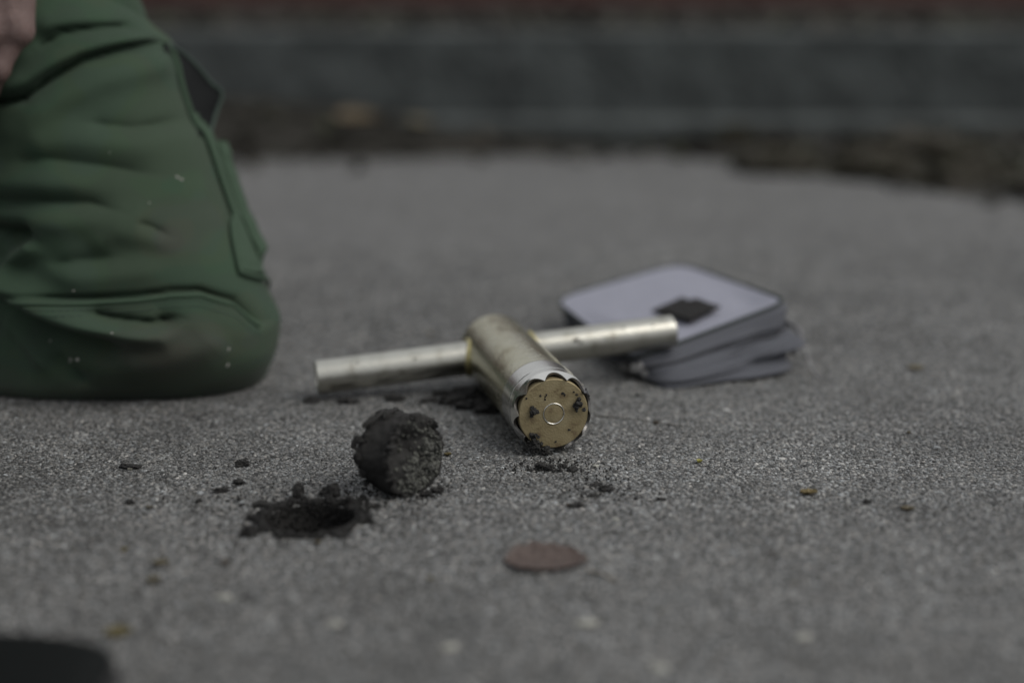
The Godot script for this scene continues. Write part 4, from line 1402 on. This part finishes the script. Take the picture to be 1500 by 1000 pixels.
func build_hole() -> void:
	var t := thing("cored_hole", "round dark hole cored in the asphalt with crumbs round its rim", "hole", HOLE)
	var mb := MB.new()
	var rows := []
	for j in 60:
		var y := -0.001 * j + 0.0005
		var row := PackedVector3Array()
		for k in 110:
			var a := TAU * k / 110
			var r := HOLE_R * 1.012 + 0.00012 * sin(j * 1.9 + noise.get_noise_1d(k * 9.0) * 7) + 0.0007 * noise.get_noise_3d(cos(a) * 500, j * 9.0, sin(a) * 500)
			if j == 0: r += 0.0012
			row.append(Vector3(cos(a) * r, y, sin(a) * r))
		rows.append(row)
	mb.grid(rows, true)
	obj("hole_wall", mb.mesh(), tar_mat(), t)
	mb = MB.new()
	rows = []
	for j in 12:
		var row := PackedVector3Array()
		for k in 60:
			var a := TAU * k / 60
			var r := HOLE_R * 1.04 * (j / 11.0)
			row.append(Vector3(cos(a) * r, -0.0575 + 0.002 * noise.get_noise_2d(cos(a) * r * 9000, sin(a) * r * 9000), sin(a) * r))
		rows.append(row)
	mb.grid(rows, true)
	obj("hole_floor", mb.mesh(Vector3.UP), tar_mat(), t)
	# crumbs heaped on the rim, far side highest
	var mm := MultiMesh.new()
	mm.transform_format = MultiMesh.TRANSFORM_3D
	mm.mesh = lump(77, 0.5, Vector3.ONE, 1).mesh(Vector3.ZERO, true)
	var list := []
	for i in 2300:
		var a := rng.randf() * TAU
		var back := clampf(-sin(a) * 0.7 + 0.4, 0.06, 1.0)
		var clumpy := 0.35 + 1.3 * maxf(0.0, noise.get_noise_1d(a * 190 + 700) + 0.35)
		var r := HOLE_R + 0.0006 + absf(rng.randfn()) * 0.0046 * (0.35 + 0.65 * back) * clumpy
		var s := rng.randf_range(0.0004, 0.0011) + 0.0014 * pow(rng.randf(), 6)
		var heap := maxf(0.0, 0.0055 * back * clumpy * exp(-pow((r - HOLE_R - 0.003) / 0.004, 2)) * (0.6 + 0.9 * noise.get_noise_1d(a * 260)))
		list.append([Vector3(cos(a) * r, s * 0.6 + heap * rng.randf(), sin(a) * r), s])
	for i in 900:   # grit clinging to the inside of the hole
		var a := rng.randf() * TAU
		var dd := rng.randf() * rng.randf() * 0.05
		var s := rng.randf_range(0.0004, 0.0012)
		list.append([Vector3(cos(a) * HOLE_R * 0.99, -dd, sin(a) * HOLE_R * 0.99), s])
	for i in 700:
		var a := rng.randf() * TAU
		var q := sqrt(rng.randf()) * HOLE_R * 0.97
		list.append([Vector3(cos(a) * q, -0.0565 + rng.randf() * 0.002, sin(a) * q), rng.randf_range(0.0008, 0.003)])
	mm.instance_count = list.size()
	for i in list.size():
		mm.set_instance_transform(i, Transform3D(Basis.from_euler(Vector3(rng.randf() * 6, rng.randf() * 6, rng.randf() * 6)).scaled(Vector3.ONE * list[i][1]), list[i][0]))
	var mi := MultiMeshInstance3D.new()
	mi.name = "rim_crumbs"
	mi.multimesh = mm
	mi.material_override = tar_mat()
	t.add_child(mi, true)
	mi.set_meta("kind", "stuff")

# ---------------------------------------------------------------- second person, of whom only a boot toe is seen
func boot(parent: Node3D, at: Transform3D) -> void:
	# x runs from the toe tip (0) back to the heel (-0.29)
	var leather := tri(mat(lin(0.0035, 0.0045, 0.0045), 0.6), 20.0)
	leather.metallic_specular = 0.25
	leather.heightmap_enabled = true
	leather.heightmap_texture = tex(0.08, [], [], 256, FastNoiseLite.TYPE_CELLULAR, 1, false, 1.0, 61)
	leather.heightmap_scale = 0.02
	var ts := [0.0, 0.004, 0.014, 0.035, 0.07, 0.11, 0.15, 0.19, 0.23, 0.265, 0.282, 0.288]
	var ws := [0.012, 0.027, 0.036, 0.043, 0.047, 0.048, 0.044, 0.039, 0.037, 0.036, 0.028, 0.006]
	var hs := [0.0285, 0.0325, 0.0345, 0.036, 0.038, 0.052, 0.078, 0.10, 0.12, 0.12, 0.115, 0.10]
	var rows := []
	for i in 48:
		var t := 0.288 * pow(i / 47.0, 1.5)
		var w := at_y(ts, ws, t)
		var h := at_y(ts, hs, t)
		var lo := 0.017 + 0.008 * pow(maxf(0.0, 1.0 - t / 0.08), 2)
		var row := PackedVector3Array()
		for k in 40:
			var a := TAU * k / 40
			var e := 2.0 / 2.8
			var yy := lo + (h - lo) * maxf(0.0, 0.5 + 0.5 * signf(sin(a)) * pow(absf(sin(a)), e))
			row.append(at * Vector3(-t, yy, w * signf(cos(a)) * pow(absf(cos(a)), e)))
		rows.append(row)
	var mb := MB.new()
	mb.grid(rows, true)
	mb.tube(PackedVector3Array([at * Vector3(-0.215, 0.05, 0), at * Vector3(-0.215, 0.12, 0), at * Vector3(-0.222, 0.2, 0)]), [0.05, 0.05, 0.055], 28)
	var b := obj("boot", mb.mesh(), leather, parent, "black leather boot")
	rows = []
	for i in 40:
		var t := 0.29 * pow(i / 39.0, 1.4) - 0.002
		var w: float = at_y(ts, ws, maxf(t, 0.0)) + 0.004
		var spring := 0.011 * pow(maxf(0.0, 1.0 - t / 0.08), 2)
		var heel := 0.0
		var row := PackedVector3Array()
		for q in [[-1.0, 0.003], [-0.96, 0.0], [0.96, 0.0], [1.0, 0.003], [1.0, 0.014], [0.97, 0.0175], [-0.97, 0.0175], [-1.0, 0.014]]:
			row.append(at * Vector3(-t, q[1] + spring + heel + (0.004 if q[1] < 0.004 and t < 0.2 and t > 0.02 and absf(q[0]) < 0.97 else 0.0), w * q[0]))
		rows.append(row)
	rows.push_front(flat_row(rows[0]))
	rows.append(flat_row(rows[-1]))
	mb = MB.new()
	mb.grid(rows, true)
	obj("sole", mb.mesh(Vector3.ZERO, true), mat(lin(0.020, 0.020, 0.021), 0.7), b, "dark grey rubber sole")

func build_bystander() -> void:
	var who := thing("person", "person standing at the front left, only the toe of one black boot in the photo", "person", Vector3.ZERO)
	var skin := mat(lin(0.29, 0.18, 0.15), 0.55)
	var a1 := Vector3(-0.38, 0.1, -0.53)
	var a2 := Vector3(-0.52, 0.1, -0.33)
	var k1 := Vector3(-0.39, 0.5, -0.55)
	var k2 := Vector3(-0.51, 0.5, -0.36)
	var hip := Vector3(-0.485, 0.92, -0.47)
	var sh1 := Vector3(-0.42, 1.4, -0.63)
	var sh2 := Vector3(-0.53, 1.4, -0.3)
	var el1 := Vector3(-0.41, 1.12, -0.68)
	var el2 := Vector3(-0.55, 1.12, -0.25)
	var wr1 := Vector3(-0.34, 0.9, -0.63)
	var wr2 := Vector3(-0.50, 0.87, -0.23)
	var head := Vector3(-0.44, 1.64, -0.49)
	boot(who, Transform3D(Basis(), Vector3(-0.167, 0.0, -0.533)))
	boot(who, Transform3D(Basis(Vector3.UP, 0.12), Vector3(-0.305, 0, -0.355)))
	var body := MB.new()
	var f := Field.new(Vector3(-0.75, 0.02, -0.85), Vector3(-0.22, 1.85, -0.1), 0.015)
	for L in [[a1, k1, Vector3(0, 0, -0.08)], [a2, k2, Vector3(0, 0, 0.08)]]:
		f.bone(L[0], L[1], 0.036, 0.05, 0.02)
		f.bone(L[1], hip + L[2], 0.05, 0.075, 0.03)
	f.bone(hip, Vector3(-0.48, 1.3, -0.465), 0.11, 0.115, 0.05, Vector3(0.85, 1, 1.25))
	f.bone(sh1, sh2, 0.05, 0.05, 0.06)
	f.bone(Vector3(-0.475, 1.4, -0.465), head + Vector3(0, -0.05, 0), 0.052, 0.05, 0.03)
	for L in [[sh1, el1, wr1], [sh2, el2, wr2]]:
		f.bone(L[0], L[1], 0.045, 0.037, 0.03)
		f.bone(L[1], L[2], 0.037, 0.026, 0.02)
	f.into(body)
	var ht := Transform3D(Basis.looking_at(Vector3(0.75, -0.55, -0.45), Vector3.UP, true), head)
	f = Field.new(head - Vector3.ONE * 0.16, head + Vector3.ONE * 0.17, 0.0065)
	for b in [[0, 0.045, -0.02, 0, 0.04, 0.012, 0.083, 0.08, 0.03], [0, -0.03, 0.025, 0, -0.075, 0.055, 0.062, 0.036, 0.04], [0, 0.02, 0.06, 0, 0.02, 0.045, 0.05, 0.05, 0.03],
		[0, 0.012, 0.092, 0, -0.022, 0.112, 0.008, 0.013, 0.012], [-0.032, 0.025, 0.085, 0.032, 0.025, 0.085, 0.011, 0.011, 0.012], [-0.02, -0.052, 0.087, 0.02, -0.052, 0.087, 0.009, 0.009, 0.008], [0, -0.09, 0.075, 0, -0.085, 0.075, 0.016, 0.016, 0.015],
		[0.08, 0.02, -0.01, 0.078, -0.02, -0.002, 0.014, 0.009, 0.006], [-0.08, 0.02, -0.01, -0.078, -0.02, -0.002, 0.014, 0.009, 0.006], [0, -0.03, -0.02, 0, -0.14, -0.03, 0.055, 0.056, 0.03]]:
		f.bone(ht * Vector3(b[0], b[1], b[2]), ht * Vector3(b[3], b[4], b[5]), b[6], b[7], b[8])
	f.into(body)
	for w: Vector3 in [wr1, wr2]:
		f = Field.new(w - Vector3(0.07, 0.21, 0.08), w + Vector3(0.09, 0.04, 0.08), 0.0048)
		for i in 4:
			var m := w + Vector3(0.033 - 0.02 * i, -0.082 + 0.003 * absf(i - 1.2), 0.002)
			f.bone(w + Vector3(0.012 - 0.008 * i, 0, 0), m, 0.016, 0.0125, 0.012)
			f.bone(m, m + Vector3(0.004, -0.04, 0.008), 0.0105, 0.009, 0.003)
			f.bone(m + Vector3(0.004, -0.04, 0.008), m + Vector3(0.004, -0.068 + 0.004 * absf(i - 1.2), 0.02), 0.009, 0.0075, 0.003)
		f.bone(w + Vector3(0.018, -0.02, 0.006), w + Vector3(0.055, -0.055, 0.02), 0.014, 0.011, 0.01)
		f.bone(w + Vector3(0.055, -0.055, 0.02), w + Vector3(0.062, -0.088, 0.026), 0.0105, 0.0085, 0.004)
		f.into(body)
	obj("body", body.mesh(), skin, who)
	for s: float in [-1.0, 1.0]:
		var e := MB.new()
		e.lathe([Vector2(0, 0.011), Vector2(0.006, 0.0095), Vector2(0.01, 0.005), Vector2(0.0112, 0), Vector2(0.009, -0.007), Vector2(0, -0.011)], 16, ht * Transform3D(Basis(), Vector3(0.03 * s, 0.008, 0.082)))
		obj("eye", e.mesh(), mat(lin(0.5, 0.48, 0.46), 0.2), who)
	f = Field.new(head - Vector3.ONE * 0.17, head + Vector3.ONE * 0.18, 0.009)
	f.bone(ht * Vector3(0, 0.055, -0.022), ht * Vector3(0, 0.058, 0.006), 0.088, 0.082, 0.02)
	f.bone(ht * Vector3(0, 0.0, -0.05), ht * Vector3(0, -0.03, -0.05), 0.066, 0.05, 0.03)
	var hair := MB.new()
	f.into(hair)
	for i in hair.v.size(): hair.v[i] += Vector3.ONE * noise.get_noise_3dv(hair.v[i] * 3000) * 0.004
	obj("hair", hair.mesh(), mat(lin(0.05, 0.035, 0.022), 0.6), who)
	f = Field.new(Vector3(-0.78, 0.82, -0.85), Vector3(-0.2, 1.58, -0.1), 0.015)
	f.bone(hip + Vector3(0, -0.02, 0), Vector3(-0.48, 1.3, -0.465), 0.14, 0.145, 0.05, Vector3(0.9, 1, 1.25))
	f.bone(sh1, sh2, 0.072, 0.072, 0.06)
	f.bone(Vector3(-0.475, 1.4, -0.465), Vector3(-0.465, 1.49, -0.47), 0.07, 0.064, 0.03)
	for L in [[sh1, el1, wr1], [sh2, el2, wr2]]:
		f.bone(L[0], L[1], 0.065, 0.056, 0.03)
		f.bone(L[1], L[1].lerp(L[2], 0.88), 0.056, 0.042, 0.02)
	var jk := MB.new()
	f.into(jk)
	for i in jk.v.size(): jk.v[i] += Vector3(1, 0.2, 0.5).normalized() * noise.get_noise_3dv(jk.v[i] * Vector3(900, 1500, 900)) * 0.012
	obj("jacket", jk.mesh(), cloth(lin(0.02, 0.022, 0.026), 46), who)
	f = Field.new(Vector3(-0.75, 0.04, -0.85), Vector3(-0.22, 1.06, -0.1), 0.014)
	f.bone(hip, hip + Vector3(0, 0.08, 0), 0.13, 0.125, 0.05, Vector3(0.9, 1, 1.25))
	for L in [[a1, k1, Vector3(0, 0, -0.08)], [a2, k2, Vector3(0, 0, 0.08)]]:
		f.bone(L[0] + Vector3(0, 0.02, 0), L[1], 0.075, 0.075, 0.03)
		f.bone(L[1], hip + L[2], 0.075, 0.1, 0.04)
	var tr := MB.new()
	f.into(tr)
	for i in tr.v.size(): tr.v[i] += Vector3(1, 0, 0.6).normalized() * noise.get_noise_3dv(tr.v[i] * Vector3(800, 1400, 800)) * 0.014
	obj("trousers", tr.mesh(), cloth(lin(0.02, 0.025, 0.023), 47), who)

# ---------------------------------------------------------------- crumbs, leaves, chips
func crumb(label: String, x: float, z: float, sizes: Vector3, turn := 0.0, group := "crumbs of dark asphalt scattered round the hole and the tool", pieces := 3) -> void:
	var mb := MB.new()
	var sd := int(absf(x) * 5000 + absf(z) * 7000)
	for k in pieces:
		var s := sizes * (1.0 if k == 0 else rng.randf_range(0.35, 0.6))
		var off := Vector3() if k == 0 else Vector3(rng.randf_range(-0.8, 0.8) * sizes.x, rng.randf_range(0.0, 0.5) * sizes.y, rng.randf_range(-0.7, 0.7) * sizes.z)
		join(mb, lump(sd + k * 17, 0.62, s * 1.2, 2), Transform3D(Basis(), off))
	var o := obj("asphalt_crumb", mb.mesh(Vector3.ZERO, true), tar_mat())
	o.position = Vector3(x, sizes.y * 0.72, z)
	o.rotation.y = turn
	tag(o, label, "crumb", group)

func leaf_mesh(length: float, width: float, curl: float, bend: float, jag: float, sd: int) -> ArrayMesh:
	# thin solid leaf along x, edges curled up
	var rows := []
	for i in 33:
		var u := i / 32.0
		var half := width * 0.5 * pow(sin(PI * pow(u, 0.85)), 0.75) + 0.0003
		half *= 1.0 + jag * noise.get_noise_2d(u * 900, sd * 31.0)
		var row := PackedVector3Array()
		for side in 2:
			for k in 13:
				var v := (k / 12.0 * 2 - 1) * (1.0 if side == 0 else -1.0)
				var y := curl * v * v * half / (width * 0.5) + bend * pow(2 * u - 1, 2) - 0.0006 * exp(-pow(v * 6, 2)) + 0.0008 * noise.get_noise_2d(u * 700 + sd * 11, v * 160)
				row.append(Vector3((u - 0.5) * length, y + (0.0 if side == 0 else -0.00035), v * half))
		rows.append(row)
	rows.push_front(flat_row(rows[0]))
	rows.append(flat_row(rows[-1]))
	var mb := MB.new()
	mb.grid(rows, true)
	return mb.mesh()

func leaf(called: String, label: String, x: float, z: float, length: float, width: float, turn: float, col: Color, curl := 0.003, bend := 0.001, y := 0.0015, tilt := 0.0) -> void:
	var m := tri(mat(Color.WHITE, 0.55), 40.0)
	m.albedo_texture = tex(0.02, [0.0, 0.5, 1.0], [col.darkened(0.35), col, col.lightened(0.12)], 256, FastNoiseLite.TYPE_SIMPLEX, 4, false, 1.0, 71)
	m.backlight_enabled = true
	m.backlight = Color(0.2, 0.18, 0.1)
	var o := obj(called, leaf_mesh(length, width, curl, bend, 0.25, int(absf(x) * 1000)), m)
	o.position = Vector3(x, y, z)
	o.rotation = Vector3(tilt, turn, 0)
	tag(o, label, "leaf")

func build_litter() -> void:
	# crumbs: label, x, z, half sizes
	var c := [
		["flat ragged crumb far left of the plug, alone on bare asphalt", -0.2541, -0.9015, 0.0052, 0.0017, 0.002],
		["crumb with a raised spike behind the hole, topmost of its row", -0.1801, -0.9059, 0.0032, 0.0024, 0.0022],
		["round crumb just in front of the spiked crumb", -0.176, -0.8695, 0.0026, 0.002, 0.0022],
		["loose double crumb left of the round crumb behind the hole", -0.1835, -0.853, 0.0034, 0.0016, 0.0022],
		["small crumb left of the hole, midway to the trouser knee", -0.1935, -0.834, 0.0017, 0.0012, 0.0015],
		["single small crumb furthest left in line with the hole", -0.236, -0.832, 0.0018, 0.0014, 0.0016],
		["lumpy crumb at the front left corner of the hole", -0.153, -0.776, 0.0036, 0.0032, 0.0025],
		["flat crumb behind the left edge of the hole", -0.154, -0.826, 0.0036, 0.0019, 0.0025],
		["tiny crumb between the hole and the small left crumb", -0.166, -0.827, 0.0015, 0.0012, 0.0012],
		["large crumb on the far rim of the hole", -0.114, -0.846, 0.0045, 0.0042, 0.003],
		["upright crumb on the far left of the hole rim", -0.134, -0.843, 0.0032, 0.0044, 0.0026],
		["upright sliver of asphalt on the right rim of the hole", -0.0875, -0.812, 0.0016, 0.0055, 0.0018],
		["crumb on the right rim of the hole under the sliver", -0.0865, -0.797, 0.0032, 0.0028, 0.0028],
		["crumb at the front right of the hole", -0.098, -0.775, 0.003, 0.0015, 0.002],
		["crumb at the front of the hole", -0.121, -0.774, 0.0026, 0.0014, 0.002],
		["dark crumb behind the handle's left end", -0.156, -1.064, 0.0045, 0.002, 0.003],
		["flat dark crumb under the handle's left half", -0.126, -1.062, 0.0058, 0.0022, 0.003],
		["dark crumb under the middle of the left handle", -0.0916, -1.068, 0.006, 0.0028, 0.003],
		["crumb left of the dirt pile under the barrel", -0.0655, -1.066, 0.005, 0.0018, 0.003],
		["largest dirt lump under the barrel beside the handle", -0.036, -1.07, 0.009, 0.006, 0.005],
		["dirt lump under the barrel, left of the largest", -0.048, -1.06, 0.0075, 0.0032, 0.004],
		["dirt lump under the barrel, in front of the largest", -0.031, -1.048, 0.009, 0.0035, 0.004],
		["dirt lump touching the barrel's left side", -0.02, -1.035, 0.007, 0.0035, 0.0035],
		["low dirt lump at the back left of the barrel pile", -0.055, -1.085, 0.007, 0.0026, 0.004],
		["largest crumb of the row in front of the cutting mouth", 0.0185, -0.899, 0.003, 0.0023, 0.0024],
		["second crumb from the left in front of the cutting mouth", 0.0245, -0.8965, 0.0022, 0.0018, 0.0019],
		["small crumb in the middle of the row before the mouth", 0.032, -0.894, 0.0014, 0.001, 0.0012],
		["rightmost crumb in front of the cutting mouth", 0.0395, -0.8955, 0.0026, 0.0019, 0.002],
		["leftmost tiny crumb in front of the cutting mouth", 0.0115, -0.895, 0.0014, 0.001, 0.0012],
		["crumb behind the row in front of the cutting mouth", 0.0335, -0.9035, 0.0022, 0.0014, 0.0016],
		["low brown crumb on the stain in front of the tool", 0.0397, -0.8255, 0.0036, 0.0013, 0.0024],
		["brown crumb at the back of the stain before the tool", 0.0545, -0.868, 0.003, 0.001, 0.002],
		["brown crumb in the middle of the stain before the tool", 0.0585, -0.8555, 0.003, 0.0022, 0.0022],
		["brown crumb at the front of the stain before the tool", 0.0515, -0.8445, 0.0028, 0.001, 0.002],
		["single dark crumb right of the stain before the tool", 0.0925, -0.8375, 0.0022, 0.0011, 0.0014],
		["lone black crumb between the two dry leaf bits on the right", 0.2195, -0.8325, 0.0018, 0.0014, 0.0015],
		["crumb between the plug and the hole", -0.0835, -0.824, 0.0022, 0.0016, 0.0016],
		["crumb at the front foot of the plug", -0.054, -0.845, 0.0032, 0.002, 0.002],
		["crumb at the right foot of the plug", -0.047, -0.852, 0.003, 0.0022, 0.0022],
		["tiny crumb in front of the crumb row left of the hole", -0.17, -0.838, 0.0014, 0.001, 0.0012],
	]
	for k in c.size():
		crumb(c[k][0], c[k][1], c[k][2], Vector3(c[k][3], c[k][4], c[k][5]), rng.randf_range(-0.4, 0.4))
	# fine dust of the cut, too fine to count
	var mm := MultiMesh.new()
	mm.transform_format = MultiMesh.TRANSFORM_3D
	mm.mesh = lump(88, 0.5, Vector3.ONE, 0).mesh(Vector3.ZERO, true)
	var list := []
	for q in [[-0.121, -0.8075, 0.032, 0.032, 520], [-0.0725, -0.856, 0.02, 0.012, 200], [-0.035, -1.06, 0.028, 0.012, 160], [0.026, -0.905, 0.016, 0.011, 170], [0.055, -0.855, 0.014, 0.018, 150], [-0.18, -0.85, 0.03, 0.04, 30], [-0.12, -1.06, 0.05, 0.012, 20]]:
		for i in q[4]:
			var p := Vector3(q[0] + rng.randfn() * q[2], 0, q[1] + rng.randfn() * q[3])
			if Vector2(p.x - HOLE.x, p.z - HOLE.z).length() > HOLE_R + 0.001: list.append(p)
	mm.instance_count = list.size()
	for i in list.size():
		var s := rng.randf_range(0.0003, 0.0008)
		mm.set_instance_transform(i, Transform3D(Basis.from_euler(Vector3(rng.randf() * 6, rng.randf() * 6, rng.randf() * 6)).scaled(Vector3.ONE * s), list[i] + Vector3(0, 0.0006 + s * 0.5, 0)))
	var mi := MultiMeshInstance3D.new()
	mi.name = "asphalt_dust"
	mi.multimesh = mm
	mi.material_override = tar_mat()
	add_child(mi)
	tag(mi, "fine dark grit scattered round the hole, the plug and the tool", "", "", "stuff")

	leaf("fallen_leaf", "brown curled leaf lying in front of the tool", 0.019, -0.735, 0.047, 0.031, 0.05, lin(0.066, 0.044, 0.036), 0.0035, 0.0012, 0.0015, 0.12)
	leaf("leaf_bit", "ochre leaf scrap on the right of the tool", 0.1865, -0.8481, 0.0115, 0.0065, 0.1, lin(0.12, 0.085, 0.022), 0.0014, 0.001, 0.0016)
	leaf("leaf_bit", "tiny yellow-green leaf fleck right of the tool mouth", 0.1261, -0.9118, 0.0042, 0.0034, 0.7, lin(0.32, 0.30, 0.06), 0.001, 0.0005, 0.0018)
	leaf("leaf_bit", "small brown leaf scrap near the right edge", 0.2409, -0.8193, 0.0085, 0.0045, 0.0, lin(0.075, 0.058, 0.026), 0.001, 0.0008, 0.0014)
	leaf("leaf_bit", "blurred yellow leaf scrap just behind the black boot toe", -0.192, -0.6426, 0.0135, 0.011, 0.3, lin(0.085, 0.068, 0.02), 0.001, 0.001, 0.0016)
	leaf("leaf_bit", "blurred brown leaf scrap left of the hole, the further of two", -0.1925, -0.732, 0.009, 0.007, 0.3, lin(0.075, 0.062, 0.034), 0.001, 0.001, 0.0014)
	leaf("leaf_bit", "blurred brown leaf scrap left of the hole, the nearer of two", -0.1905, -0.708, 0.0085, 0.007, 1.1, lin(0.065, 0.056, 0.032), 0.001, 0.001, 0.0014)
	leaf("fallen_leaf", "orange leaf on the soil at the wall foot beside the person", -0.325, -3.0, 0.09, 0.06, 0.2, lin(0.066, 0.042, 0.012), 0.012, 0.006, 0.075, 0.3)
	leaf("fallen_leaf", "dull yellow leaf on the soil right of the orange leaf", -0.19, -2.99, 0.06, 0.045, 0.8, lin(0.055, 0.045, 0.018), 0.01, 0.006, 0.065, 0.3)
	leaf("leaf_bit", "faint brown leaf scrap on the asphalt right of the pouch", 0.343, -1.17, 0.016, 0.011, 0.5, lin(0.10, 0.085, 0.045), 0.001, 0.001, 0.0014)

	var fleck := leaf_mesh(0.005, 0.0032, 0.0006, 0.0004, 0.4, 3)
	for k in 20:
		var o := obj("leaf_fleck", fleck, mat([lin(0.06, 0.048, 0.026), lin(0.10, 0.08, 0.03), lin(0.05, 0.04, 0.03), lin(0.16, 0.155, 0.13)][k % 4], 0.7))
		var z := -rng.randf_range(0.58, 1.5)
		o.position = Vector3(rng.randf_range(-0.3, 0.33) * -z, 0.0016, z)
		o.rotation.y = rng.randf() * TAU
		o.scale = Vector3.ONE * rng.randf_range(0.4, 1.25)
		tag(o, "tiny dry leaf fleck lying flat on the asphalt", "leaf", "tiny leaf flecks scattered over the asphalt")
	var chips := [["pale elongated stone chip left of the brown leaf", -0.1489, -0.6856, 0.0052, 0.0018, 0.0022], ["pale flat stone chip straight in front of the brown leaf", 0.0372, -0.6545, 0.0058, 0.0018, 0.003], ["pale stone chip near the bottom edge left of the middle", -0.088, -0.6545, 0.004, 0.0014, 0.0024], ["pale stone chip at the bottom edge of the photo", 0.0678, -0.6057, 0.0045, 0.0014, 0.0024], ["pale stone chip near the bottom right corner", 0.1407, -0.6388, 0.0042, 0.0014, 0.0024], ["small white stone chip right of the brown leaf's tip", 0.062, -0.803, 0.002, 0.0012, 0.0014], ["pale stone chip left of the flat one at the bottom", -0.03, -0.628, 0.0042, 0.0013, 0.0026], ["tiny white stone chip right of the cutting mouth", 0.056, -0.905, 0.0022, 0.0011, 0.0014]]
	for s in chips:
		var o := obj("stone_chip", lump(int(s[1] * 7000) + 900, 0.25, Vector3(s[3], s[4], s[5]), 2).mesh(), mat(lin(0.30, 0.30, 0.27), 0.7))
		o.position = Vector3(s[1], s[4] * 0.5, s[2])
		o.rotation.y = rng.randf_range(-0.4, 0.4)
		tag(o, s[0], "stone chip", "pale stone chips on the asphalt")

	var tw := MB.new()
	tw.tube(curve([Vector3(0.0612, 0.0016, -1.0217), Vector3(0.085, 0.0022, -1.013), Vector3(0.105, 0.0018, -1.004), Vector3(0.1244, 0.0014, -0.995)], 16), [0.0004, 0.0005, 0.0005, 0.0004, 0.0003], 6)
	tag(obj("dry_stalk", tw.mesh(), mat(lin(0.04, 0.035, 0.028), 0.8)), "thin dark dry stalk on the asphalt right of the cutting mouth", "stalk")
	tw = MB.new()
	tw.tube(curve([Vector3(0.040, 0.0012, -0.722), Vector3(0.048, 0.0018, -0.717), Vector3(0.0545, 0.0012, -0.706)], 10), [0.0007], 6)
	tag(obj("dry_stalk", tw.mesh(), mat(lin(0.22, 0.20, 0.17), 0.8)), "short pale stalk at the tip of the brown leaf", "stalk")
